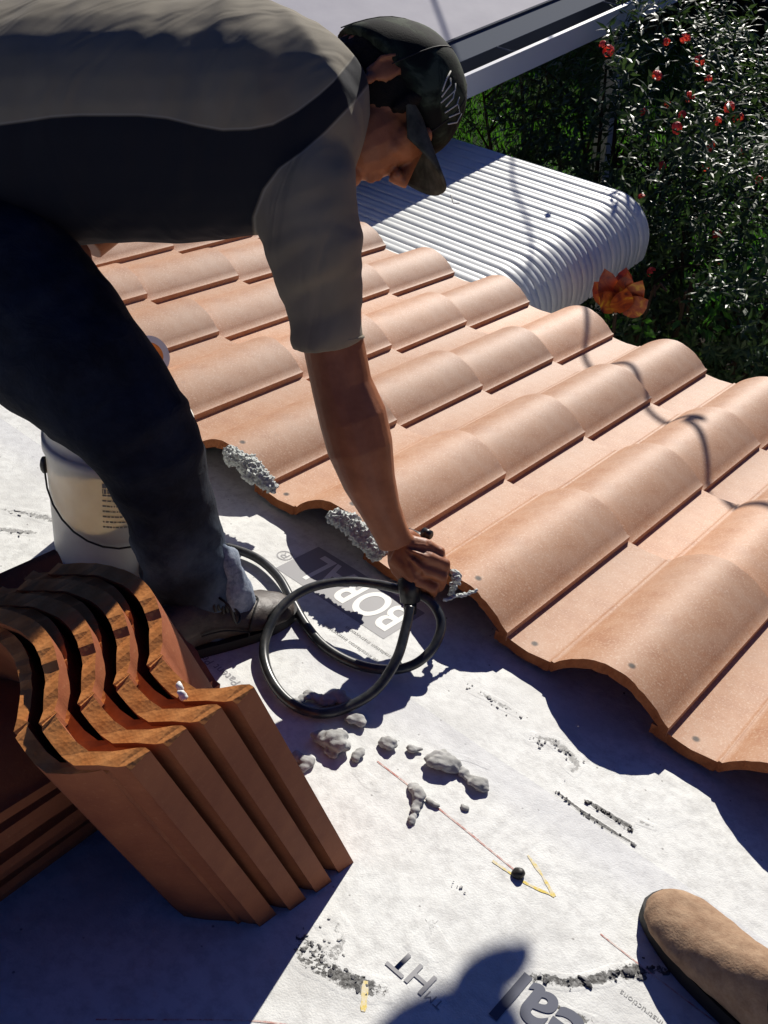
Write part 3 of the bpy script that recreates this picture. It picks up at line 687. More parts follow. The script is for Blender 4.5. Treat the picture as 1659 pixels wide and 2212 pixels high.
RARM = [(672, 330, 1.44, .062), (690, 450, 1.465, .056), (708, 600, 1.495, .050), (716, 720, 1.525, .0475), (738, 830, 1.55, .0480), (762, 900, 1.565, .0540), (778, 965, 1.58, .0530),
        (798, 1040, 1.60, .0430), (822, 1100, 1.62, .0335), (842, 1145, 1.64, .0265, .0300), (855, 1172, 1.652, .0255, .0300)]
mb = MB()
torso(mb, .03)
ptube(mb, RARM, 22)
# palm, four fingers and thumb of the right hand
W0 = (858, 1175, 1.655)
KN = [((922, 1179, 1.654), (949, 1193, 1.660), (950, 1213, 1.688), (936, 1222, 1.706)),
      ((924, 1205, 1.646), (960, 1219, 1.657), (958, 1241, 1.684), (936, 1247, 1.702)),
      ((913, 1231, 1.646), (955, 1246, 1.657), (949, 1268, 1.682), (926, 1270, 1.698)),
      ((897, 1254, 1.652), (937, 1271, 1.660), (930, 1290, 1.682), (908, 1287, 1.696))]
for i, (k, p1, p2, p3) in enumerate(KN):
    mb.tube([Pc(862 - 3 * i, 1168 + 11 * i, 1.662), Pc((862 + k[0]) / 2, (1172 + 9 * i + k[1]) / 2, 1.655), Pc(*k)], [.0165, .0150, .0125], 14)
    r = (.0093, .0097, .0094, .0084)[i]
    pp = [Pc(*k), Pc((k[0] + p1[0]) / 2, (k[1] + p1[1]) / 2 - 1, k[2] + .003), Pc(*p1), Pc((p1[0] + p2[0]) / 2 + 2, (p1[1] + p2[1]) / 2, (p1[2] + p2[2]) / 2), Pc(*p2), Pc(*p3)]
    mb.tube(pp, [r * 1.25, r * 1.0, r * 1.18, r * .96, r * 1.02, r * .82], 14); mb.sph(pp[-1], r * .82, 10); mb.sph(pp[2], r * 1.13, 10)
mb.ell(Pc(892, 1214, 1.664), [cv(.040, .024, 0), cv(-.018, .036, .004), cv(0, 0, .017)], 18)
mb.ell(Pc(925, 1235, 1.668), [cv(.026, .010, 0), cv(-.010, .036, .004), cv(0, 0, .010)], 16)
mb.tube([Pc(862, 1165, 1.672), Pc(884, 1160, 1.700), Pc(905, 1170, 1.722), Pc(922, 1186, 1.728)], [.016, .014, .0115, .0095], 14); mb.sph(Pc(922, 1186, 1.728), .0095, 10)
for i in range(4):      # tendons on the back of the hand
    k = KN[i][0]; mb.tube([Pc(872, 1176 + 7 * i, 1.643), Pc((872 + k[0]) / 2, (1176 + 7 * i + k[1]) / 2, k[2] - .0125), Pc(k[0], k[1], k[2] - .010)], [.002, .0035, .0045], 8)
# left arm behind the body, hand resting on the thigh
ptube(mb, [(700, 190, 1.68, .055), (540, 290, 1.78, .050), (380, 370, 1.86, .044), (280, 440, 1.84, .042), (190, 530, 1.80, .030)], 18)
mb.ell(Pc(160, 555, 1.79), [cv(.03, .03, 0), cv(-.02, .03, .01), cv(0, 0, .016)], 12)
for i in range(4): mb.tube([Pc(152 - 8 * i, 560 + 3 * i, 1.785), Pc(150 - 13 * i, 592, 1.77), Pc(146 - 15 * i, 612, 1.77)], [.010, .009, .008], 10)
mb.tube([Pc(172, 552, 1.78), Pc(176, 575, 1.765), Pc(168, 595, 1.76)], [.011, .010, .008], 10)
# neck and head
mb.tube([Pc(690, 185, 1.55), Pc(740, 190, 1.545), H(-.03, -.055, 0), H(-.015, 0, 0)], [.075, .068, .060, .058], 22)
hell(mb, -.012, .022, 0, .098, .092, .077); hell(mb, .040, -.035, 0, .058, .075, .060); hell(mb, .070, -.010, 0, .030, .045, .056)
hell(mb, .066, -.098, 0, .024, .022, .026); hell(mb, .035, -.085, -.028, .030, .020, .018); hell(mb, .035, -.085, .028, .030, .020, .018)
mb.tube([H(-.01, -.06, -.050), H(.03, -.088, -.038), H(.062, -.103, -.012)], [.018, .016, .015], 10); mb.tube([H(-.01, -.06, .050), H(.03, -.088, .038), H(.062, -.103, .012)], [.018, .016, .015], 10)
mb.tube([H(.088, .012, 0), H(.102, -.012, 0), H(.116, -.034, 0), H(.100, -.044, 0)], [.008, .009, .0125, .010], 12)
hell(mb, .106, -.038, -.011, .009, .007, .007, 10); hell(mb, .106, -.038, .011, .009, .007, .007, 10)
mb.tube([H(.080, -.062, -.022), H(.093, -.062, 0), H(.080, -.062, .022)], [.005, .0078, .005], 10); mb.tube([H(.078, -.072, -.020), H(.091, -.073, 0), H(.078, -.072, .020)], [.005, .0078, .005], 10)
hell(mb, .082, .022, -.028, .012, .008, .022, 10); hell(mb, .082, .022, .028, .012, .008, .022, 10)
hell(mb, .072, -.028, -.036, .018, .018, .016, 12); hell(mb, .072, -.028, .036, .018, .018, .016, 12)
for s in (-1, 1):       # ears
    hell(mb, -.012, .000, s * .077, .015, .029, .005, 14, -.25)
    mb.tube([H(-.020, -.016, s * .080), H(-.027, .003, s * .083), H(-.020, .023, s * .084), H(-.006, .027, s * .082), H(.002, .014, s * .080)], [.003, .0035, .004, .0035, .0025], 8)
    hell(mb, -.010, -.026, s * .080, .008, .011, .005, 10)
body = pb(remesh(mb, 'body', .0027, [SKIN], None, 2))
# shade-free facial details as parts
for s in (-1, 1):
    mb = MB(); mb.ell(H(.081, .004, s * .030), [hf * .011, hl * .013, hu * .010], 12); pb(mb.build('eye', WHITE, None, True))
    mb = MB(); mb.tube([H(.083, .022, s * .014), H(.089, .027, s * .030), H(.076, .024, s * .046)], [.003, .0038, .002], 8); pb(mb.build('eyebrow', HAIR, None, True))
# hair: short locks at the back and sides, under the cap
mb = MB(); hell(mb, -.016, .010, 0, .090, .072, .0790, 24); hell(mb, -.045, -.030, 0, .062, .050, .066, 20)
hell(mb, .038, .020, -.066, .012, .036, .012, 12); hell(mb, .038, .020, .066, .012, .036, .012, 12)
pb(remesh(mb, 'hair', .0034, [HAIR], None, 1, lambda co, nv: .0022 * noise.noise(co * 150) + .002 * noise.noise(co * 60)))
# panel seams and button of the cap are added after its crown
def capp(a, t, e=.0015):
    uu = .010 + .118 * math.sin(t * math.pi / 2); k = math.cos(t * math.pi / 2) ** .8; f = math.cos(a); l = math.sin(a)
    wv = 1 + .05 * noise.noise(Vector((f * 2, l * 2, t * 3)))
    return H(-.010 + ((.112 if f > 0 else .107) * k * wv + e) * f + .006 * t, uu + (.012 if f > 0 else -.024) * abs(f) * (1 - t) + e * t, (.088 * k * wv + e) * l)
for q_ in range(6):
    mb = MB(); mb.tube([capp(q_ * math.pi / 3 + .52, t / 10, -.0002) for t in range(9)], .0010, 5, False); pb(mb.build('cap_seam', SOLE, None, True))
# cap
mb = MB(); rg = []; NC = 40
for j in range(13):
    t = j / 12; uu = .010 + .118 * math.sin(t * math.pi / 2); k = math.cos(t * math.pi / 2) ** .8
    rr = []
    for i in range(NC):
        a = 2 * math.pi * i / NC; f = math.cos(a); l = math.sin(a)
        wv = 1 + .05 * noise.noise(Vector((f * 2, l * 2, t * 3))) 
        rr.append(H(-.010 + (.112 if f > 0 else .107) * f * k * wv + .006 * t, uu + (.012 if f > 0 else -.024) * abs(f) * (1 - t), .088 * l * k * wv))
    rg.append(rr)
mb.rings(rg, True)
crown = pb(mb.build('cap_crown', CAP, None, True))
crown.modifiers.new('s', 'SUBSURF').levels = 1; crown.modifiers[0].render_levels = 1
mb = MB(); vs = []; fs = []; NB = 20; MBn = 8
for lay in (0, 1):
    for j in range(MBn + 1):
        for i in range(NB + 1):
            s = (i / NB - .5) * 2; t = j / MBn
            half = .076 * (1 - .10 * t)
            f = .085 * math.cos(s * 1.15) + t * .074 * (1 - .35 * abs(s) ** 2.4) ; l = half * math.sin(s * 1.35) / math.sin(1.35)
            u = .026 - .030 * abs(s) ** 2 * (.5 + .5 * t) - .010 * t - lay * .005
            vs.append(H(f, u, l))
n_ = (NB + 1) * (MBn + 1)
for j in range(MBn):
    for i in range(NB):
        a = j * (NB + 1) + i; fs.append((a, a + 1, a + NB + 2, a + NB + 1)); fs.append((n_ + a, n_ + a + NB + 1, n_ + a + NB + 2, n_ + a + 1))
for i in range(NB): a = MBn * (NB + 1) + i; fs.append((a, a + 1, n_ + a + 1, n_ + a))
for i in (0, NB):
    for j in range(MBn): a = j * (NB + 1) + i; b_ = a + NB + 1; fs.append((a, b_, n_ + b_, n_ + a))
mb.add(vs, fs); brim = pb(mb.build('cap_brim', CAPB, None, True))
mb = MB()
for i in range(7):
    l0 = -.088 + .004 * (i % 3); a0 = .040 + .012 * (i % 4)
    f0 = .066 - .006 * i; u0 = .095 - .008 * (i % 3); 
    def sp(f, u):
        t = max(0, min(1, (u - .010) / .118)); k = max(.02, math.cos(math.asin(t))) ** .8; ff = (f + .010 - .006 * t) / (.112 * k); ff = max(-.98, min(.98, ff))
        return H(f, u, -.0895 * k * math.sqrt(1 - ff * ff) - .0012)
    mb.tube([sp(.030 + i * .008, .088 - .006 * (i % 2)), sp(.038 + i * .008, .075 + .004 * (i % 3)), sp(.050 + i * .006, .060 - .004 * i % .01)], .0011, 6)
pb(mb.build('cap_stitching', THREAD, None, True))
mb = MB(); mb.tube([H(.172, .012, -.02), H(.185, .008, -.022), H(.190, .014, -.028)], .0008, 6); pb(mb.build('loose_thread', THREAD, None, True))

# shirt: body, two sleeves, collar, one cloth
mb = MB(); torso(mb, 0)
SLV = [(612, 250, 1.47, .098), (636, 330, 1.455, .086), (656, 420, 1.44, .078), (672, 505, 1.45, .0755), (690, 590, 1.475, .0650), (701, 670, 1.50, .0580), (709, 742, 1.52, .0530)]
ptube(mb, SLV, 24)
ptube(mb, [(700, 175, 1.66, .085), (600, 245, 1.72, .075), (500, 305, 1.78, .068), (430, 345, 1.82, .062)], 20)
mb.tube([Pc(640, 165, 1.55), Pc(690, 175, 1.55)], [.080, .062], 20)
S0 = (Pc(520, 245, 1.5) - Pc(-50, 275, 1.45)).normalized(); A0 = Pc(672, 330, 1.44); Sd = (Pc(709, 742, 1.52) - Pc(672, 330, 1.455)).normalized()
def wr(co, nv):
    s = (co - A0).dot(S0); q = (co - A0).dot(CD); t = (co - A0).dot(La)
    arm = max(0, min(1, ((co - A0).dot(Sd) - .02) / .1))
    sk = s + .30 * q
    d = .0075 * noise.noise(Vector((sk * 13, q * 3, t * 3))) + .0042 * noise.noise(Vector((sk * 36, q * 7, t * 7 + 3)))
    fold = max(0, noise.noise(Vector((sk * 10 + 4.2, q * 2, 1.3)))) ** 1.5 * .030
    near = math.exp(-((s + .05) / .20) ** 2)
    d += fold * (.35 + near)
    if arm > 0:
        e = (co - A0).dot(Sd); ph = e + .35 * s
        d = d * (1 - arm) + arm * (.0060 * noise.noise(Vector((ph * 16, s * 7, t * 7))) + .0035 * noise.noise(Vector((ph * 48, s * 12, t * 12))))
    return d
shirt = pb(remesh(mb, 'shirt', .0062, [SHIRT], None, 5, wr))
# two-tone panel: signed distance to the seams stored on the cloth (mirrored on his other side)
seamU = [(-400, 300), (-150, 275), (0, 270), (60, 262), (110, 254), (170, 250), (300, 250), (360, 256), (425, 272), (480, 282), (540, 280), (590, 270), (640, 243), (690, 205), (720, 178), (760, 130), (800, 60)]
seamL = [(540, 480), (560, 410), (600, 363), (650, 328), (700, 285), (735, 250), (758, 222), (800, 170)]
def interp(P, x):
    if x <= P[0][0]: return P[0][1]
    for (x0, y0), (x1, y1) in zip(P, P[1:]):
        if x <= x1: return y0 + (y1 - y0) * (x - x0) / (x1 - x0)
    return P[-1][1]
at = shirt.data.attributes.new('panel', 'FLOAT', 'POINT')
Cc = Pc(520, 245, 1.5)
vals = []
for v in shirt.data.vertices:
    co = v.co.copy()
    t = (co - Cc).dot(La)
    if t > 0.02: co = co - La * (2 * t)
    r = co - CP; z = r.dot(CF)
    a = 829.5 + FD * r.dot(CR) / z; b = 1106 + FD * r.dot(CD) / z
    du = (b - interp(seamU, a))                      # below the upper seam
    dl = (interp([(120, 860), (170, 805), (222, 762), (250, 735), (285, 702), (328, 652), (363, 603), (410, 568), (470, 546), (560, 552)], b) - a) * .8
    d = min(du, dl)
    vals.append(.5 + d / 800)
at.data.foreach_set('value', vals)
mb = MB()      # cuff hem of the sleeve
hc = Pc(709, 742, 1.52); e1 = cv(1, .02, 0).normalized(); e1 = (e1 - Sd * e1.dot(Sd)).normalized(); e2 = Sd.cross(e1)
hem = [hc + Sd * (-.006) + (e1 * math.cos(6.2832 * k / 28) + e2 * math.sin(6.2832 * k / 28)) * (.0540 + .001 * math.sin(k * 1.7)) for k in range(28)]
mb.tube(hem, .0028, 6, closed=True); pb(mb.build('sleeve_hem', SHIRT, None, True))

# trousers
mb = MB()
ptube(mb, [(-330, 330, 1.50, .17), (-200, 360, 1.48, .175), (-80, 420, 1.46, .165), (20, 480, 1.46, .12)], 24)
LEG = [(-110, 540, 1.42, .130), (20, 640, 1.40, .122), (110, 735, 1.39, .113), (200, 822, 1.385, .1005), (275, 905, 1.395, .0850), (318, 965, 1.42, .0790), (352, 1050, 1.47, .0700), (380, 1130, 1.52, .0690),
       (398, 1200, 1.57, .0690), (418, 1262, 1.61, .0680), (440, 1315, 1.645, .0700), (455, 1345, 1.66, .0640)]
ptube(mb, LEG, 26)
ptube(mb, [(-230, 380, 1.66, .14), (-200, 600, 1.80, .11), (-190, 800, 1.92, .09), (-230, 980, 2.02, .075), (-260, 1120, 2.10, .07)], 20)
def dwr(co, nv):
    r = co - CP; z = r.dot(CF); a = 829.5 + FD * r.dot(CR) / z; b = 1106 + FD * r.dot(CD) / z
    low = max(0, min(1, (b - 1000) / 250))
    d = .005 * noise.noise(co * 9) + .003 * noise.noise(Vector((co.x * 24, co.y * 24, co.z * 24)))
    d += low * .008 * noise.noise(Vector((a / 160, (b - .3 * a) / 34, z * 3)))
    d += max(0, noise.noise(Vector((a / 210 + 3, (b + a * .6) / 60, 2)))) ** 1.5 * .010
    return d
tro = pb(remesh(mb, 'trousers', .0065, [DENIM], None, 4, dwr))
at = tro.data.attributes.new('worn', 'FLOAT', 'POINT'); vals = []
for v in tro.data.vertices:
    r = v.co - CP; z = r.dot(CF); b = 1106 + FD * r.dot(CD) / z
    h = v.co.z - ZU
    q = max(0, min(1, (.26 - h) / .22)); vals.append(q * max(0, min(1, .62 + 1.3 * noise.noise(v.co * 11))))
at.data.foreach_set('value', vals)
mb = MB()    # faded, frayed hem opening forward over the laces
rg = []
for t, (a, b, z, ra, rb) in enumerate([(468, 1205, 1.595, .054, .062), (496, 1258, 1.615, .052, .066), (510, 1305, 1.635, .048, .068), (514, 1352, 1.655, .042, .066)]):
    c = Pc(a, b, z); X = cv(1, -.15, .1).normalized(); Y = cv(.15, .55, .8).normalized()
    rg.append([c + X * (ra * math.cos(6.2832 * k / 28)) * (.62) + cv(0, .42, .9) * (rb * math.sin(6.2832 * k / 28)) for k in range(28)])
mb.rings(rg)
pb(remesh(mb, 'trouser_hem', .0045, [CUFFM], None, 2, lambda co, nv: .006 * noise.noise(co * 22) + .002 * noise.noise(co * 90)))
# shoe
toe = Wz(629, 1322, ZU); sdv = Vector((.18, .98, 0)).normalized(); sside = Vector((sdv.y, -sdv.x, 0)); Zv = Vector((0, 0, 1))
def S3(f, s, h): return toe - sdv * (.285 * (1 - f)) + sside * s + Zv * h
def shoe(parent_fn, T=None, mts=(LEATH, SOLE), name='shoe', lace=True):
    T = T or (lambda f, s, h: S3(f, s, h))
    mb = MB(); secs = [(0.0, .018, .010, .05), (.04, .032, .010, .070), (.15, .036, .010, .092), (.28, .035, .010, .100), (.40, .036, .010, .094), (.52, .040, .010, .078), (.64, .045, .010, .064), (.76, .047, .010, .054), (.86, .043, .010, .047), (.94, .032, .010, .040), (.99, .014, .012, .030)]
    rg = []
    for f, hw, z0, z1 in secs:
        c = -.004 * math.sin(f * 3); rr = []
        for k in range(24):
            a = 2 * math.pi * k / 24; cx = math.copysign(abs(math.cos(a)) ** .7, math.cos(a)); sy = math.copysign(abs(math.sin(a)) ** .8, math.sin(a))
            wd = hw * (1 if sy < 0 else 1 - .28 * sy)
            rr.append(T(f, c + cx * wd, (z0 + z1) / 2 + sy * (z1 - z0) / 2))
        rg.append(rr)
    mb.rings(rg); up = parent_fn(remesh(mb, name + '_upper', .003, [mts[0]], None, 3, lambda co, nv: .0012 * noise.noise(co * 60)))
    mb = MB(); top = []; bot = []
    for i in range(40):
        a = 2 * math.pi * i / 40; f = .5 + .508 * math.cos(a); wd = (.036 + .013 * max(0, min(1, (f - .3) / .4))) * .93
        s = math.copysign(abs(math.sin(a)) ** .62, math.sin(a)) * wd
        top.append(T(f, s, .020)); bot.append(T(f, s * .97, .0005))
    mb.rings([bot, top]); so_ = parent_fn(mb.build(name + '_sole', mts[1], None))
    if lace:
        mb = MB()
        for f in (.40, .455, .51, .565):
            h = .098 - (f - .40) * .17
            mb.tube([T(f, -.028, h - .018), T(f + .012, -.012, h), T(f + .02, .008, h + .001), T(f + .03, .027, h - .017)], .0026, 6)
            mb.tube([T(f + .03, -.027, h - .020), T(f + .012, -.008, h - .001), T(f + .005, .012, h), T(f, .028, h - .016)], .0026, 6)
        mb.tube(spline([T(.42, .0, .100), T(.46, .035, .095), T(.50, .045, .06), T(.55, .03, .065), T(.44, .004, .102)], 5), .0022, 6)
        parent_fn(mb.build(name + '_lace', BLK, None, True))
        mb = MB()
        mb.tube(spline([T(.60, .042, .020), T(.61, .040, .044), T(.68, .022, .060), T(.74, 0, .058), T(.68, -.022, .060), T(.61, -.040, .044)], 6), .0016, 6)
        mb.tube(spline([T(.72, .046, .022), T(.74, .036, .044), T(.84, .024, .050), T(.95, .012, .040)], 6), .0014, 6)
        mb.tube(spline([T(.30, .036, .050), T(.45, .038, .046), T(.6, .044, .03)], 6), .0014, 6)
        parent_fn(mb.build(name + '_seam', SOLE, None, True))
shoe(pb)
lt = Pc(-250, 1150, 2.12); lt.z = ZU
shoe(pb, lambda f, s, h: lt + Vector((.3, .95, 0)).normalized() * (.285 * f - .14) + Vector((.95, -.3, 0)).normalized() * s + Zv * h, lace=False)

# second worker: only a suede boot and trouser leg reach into the picture
p2 = tag(empty('person', Wz(1560, 2080, ZU)), 'second worker of whom only a tan suede boot toe shows at the lower right', 'person')
def pb2(o): o.parent = p2; o.matrix_parent_inverse = Matrix.Translation(-p2.location); return o
bt = Wz(1402, 1955, ZU); bd = Vector((-.93, .30, 0)).normalized(); bs = Vector((bd.y, -bd.x, 0))
def T2(f, s, h): return bt - bd * (.29 * (1 - f) ) + bs * s * 1.12 + Zv * h * 1.15
shoe(pb2, T2, (SUEDE, SOLE), 'boot', lace=False)
mb = MB(); mb.tube([T2(.22, 0, .06), T2(.18, 0, .14), T2(.12, 0, .30), T2(.0, -.0, .46)], [.052, .058, .066, .075], 18)
pb2(remesh(mb, 'trouser_leg', .007, [DENIM], None, 2, lambda co, nv: .005 * noise.noise(co * 14)))

# ------------------------------------------------------------------ beyond the eave (world frame: z up, y away from the house)
def wt(o): WORLD.add(o.name); return o
GZ = -2.65
EN = set(o.name for o in D.objects)
# lawn and soil
def ground(name, x0, x1, y0, y1, nx, ny, z, mt, amp):
    vs = []; fs = []
    for j in range(ny + 1):
        for i in range(nx + 1):
            x = x0 + (x1 - x0) * i / nx; y = y0 + (y1 - y0) * j / ny
            vs.append((x, y, z + amp * noise.noise(Vector((x * .8, y * .8, 0)))))
    for j in range(ny):
        for i in range(nx):
            a = j * (nx + 1) + i; fs.append((a, a + 1, a + nx + 2, a + nx + 1))
    return pyd(name, vs, fs, [mt], None, True)
LAWN = mat('lawn_turf', (.02, .05, .01), .95, .1, lambda n, b: (setc(n, b, ramp(n, noise_n(n, 3, 6, .75), [(.36, (.012, .020, .006)), (.52, (.022, .060, .010)), (.7, (.045, .12, .018))])), bump(n, b, noise_n(n, 60, 4), .9, .03)))
tag(ground('lawn', -12, -.3, 1.6, 14, 40, 40, GZ - .02, LAWN, .015), kind='structure')
tag(ground('ground', -150, 150, -150, 200, 60, 60, GZ - .05, SOIL, .02), kind='structure')
rr = random.Random(21)
for y in (3.6, 7.6): mb = MB(); mb.box((-1.0, y, GZ - .1), (-.9, y + .1, -.02)); wb_late = mb.build('porch_post', GUT); tag(wb_late, 'white porch post under the wing gutter, the %s one' % ('nearer' if y < 5 else 'farther'), 'post', 'porch posts')
mb = MB()
for i in range(60000):
    x = rr.uniform(-9, -.6); y = rr.uniform(2.5, 11)
    if rr.random() > .25 + 1.5 * max(0, noise.noise(Vector((x * .6, y * .6, 4))) + .25): continue
    a = rr.uniform(0, 6.28); h = rr.uniform(.05, .12); wv = rr.uniform(.006, .012); lx, ly = rr.gauss(0, .03), rr.gauss(0, .03)
    c, s = math.cos(a) * wv, math.sin(a) * wv
    mb.add([(x - c, y - s, GZ - .03), (x + c, y + s, GZ - .03), (x + lx, y + ly, GZ - .03 + h)], [(0, 1, 2)])
o = mb.build('lawn_grass', GRASS); tag(o, 'patchy green lawn below the eave', kind='stuff')
# house walls below both roofs
mb = MB(); mb.box((-2.0, -4.0, GZ - .1), (4.4, -.45, -.28)); o = mb.build('house_wall', STUCCO); tag(o, 'stuccoed house wall under the tiled eave', 'wall')
wing = tag(empty('house_wing', (-1.5, 3, 0)), 'lower wing roof of pale membrane with a white eave gutter, at the top', 'house wing')
def wb(o): o.parent = wing; o.matrix_parent_inverse = Matrix.Translation(-wing.location); return o
mb = MB(); mb.box((-7.0, .0, GZ - .1), (-1.1, 1.3, -.15)); mb.box((-7.0, 1.31, GZ - .1), (-6.2, 7.5, -.15)); wb(mb.build('wall', STUCCO))
def slab(mb, p0, p1, y0, y1, t):
    (xa, za), (xb, zb) = p0, p1
    mb.add([(xa, y0, za), (xb, y0, zb), (xb, y1, zb), (xa, y1, za), (xa, y0, za - t), (xb, y0, zb - t), (xb, y1, zb - t), (xa, y1, za - t)],
           [(0, 1, 2, 3)[::-1], (4, 5, 6, 7), (0, 4, 5, 1)[::-1], (1, 5, 6, 2)[::-1], (2, 6, 7, 3)[::-1], (3, 7, 4, 0)[::-1]])
YA, YB = .25, 8.0
mb = MB(); slab(mb, (-.86, .045), (-5.0, .95), YA, YB, .03); wb(mb.build('roof_membrane', WINGR))
mb = MB(); slab(mb, (-.70, .018), (-.875, .050), YA, YB, .003); wb(mb.build('drip_flashing', FLASH))
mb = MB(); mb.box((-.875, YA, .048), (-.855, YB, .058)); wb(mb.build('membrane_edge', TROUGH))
mb = MB(); mb.box((-.545, YA, -.085), (-.538, YB, .022)); mb.box((-.562, YA, .014), (-.536, YB, .026)); wb(mb.build('gutter_front', GUT))
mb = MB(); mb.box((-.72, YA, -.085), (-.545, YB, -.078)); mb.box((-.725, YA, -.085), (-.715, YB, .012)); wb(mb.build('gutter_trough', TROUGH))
for y in (1.05, 2.0, 3.0, 4.0):
    mb = MB(); mb.tube([(-.70, y, .016), (-.62, y + .01, .008), (-.55, y + .012, .020)], .004, 6); wb(mb.build('gutter_strap', FLASH))
mb = MB(); rgs = [(-4.9, 5.0), (-3.9, 4.2)]
# awning: ribbed aluminium with a rolled front
def awning_profile():
    pts = [(-1.10, -.285)]; n = 16
    xs, R0, h = .34, .19, -.30
    pts += [(-1.10 + (xs + 1.10) * k / 14, -.285 + (h + .285) * k / 14) for k in range(1, 15)]
    for k in range(1, n + 1):
        a = k / n * math.radians(96); pts.append((xs + R0 * math.sin(a), h - R0 * (1 - math.cos(a))))
    x, z = pts[-1]; pts.append((x - .006, z - .05)); pts.append((x - .010, z - .07))
    return pts
AP = awning_profile()
aw = tag(empty('awning', (0, 1, -.3)), 'white ribbed aluminium awning with a rolled front edge beyond the tiled eave', 'awning')
pit = .079; y0, y1 = .16, 1.545; npan = int(round((y1 - y0) / pit)); pit = (y1 - y0) / npan
ribs = [(0, 0), (.08, .0028), (.20, .0038), (.36, .0034), (.43, .0018), (.47, .0018), (.54, .0034), (.70, .0038), (.84, .0028), (.90, .0), (.93, -.0032), (.97, -.0032), (1.0, 0)]
def awpanel(k):
    vs = []; fs = []; n = len(ribs)
    for i, (x, z) in enumerate(AP):
        a, b = AP[max(i - 1, 0)], AP[min(i + 1, len(AP) - 1)]
        tx, tz = b[0] - a[0], b[1] - a[1]; L = math.hypot(tx, tz); nx, nz = -tz / L, tx / L
        if nz < 0 and i < 10: nx, nz = -nx, -nz
        nx, nz = (abs(nx), nz) if i > 10 else (nx, nz)
        jit = rr.uniform(-.004, .004) if i == len(AP) - 1 else 0
        for t, h in ribs:
            vs.append((x + nx * h - 0, y0 + (k + t) * pit, z + nz * h + jit))
    for i in range(len(AP) - 1):
        for j in range(n - 1): fs.append((i * n + j, i * n + j + 1, (i + 1) * n + j + 1, (i + 1) * n + j)[::-1])
    o = pyd('awning_panel', vs, fs, [AWN], None, True); o.parent = aw; o.matrix_parent_inverse = Matrix.Translation(-aw.location); 
    return o
for k in range(npan): awpanel(k)
mb = MB(); mb.box((-1.1, y0 + .02, -.345), (.36, y1 - .02, -.335)); o = mb.build('awning_soffit', AWN, aw); o.matrix_parent_inverse = Matrix.Translation(-aw.location)
for y in (y0 + .03, y1 - .04):
    mb = MB(); mb.box((.30, y, GZ), (.335, y + .035, -.34)); o = mb.build('awning_post', GUT, aw); o.matrix_parent_inverse = Matrix.Translation(-aw.location)

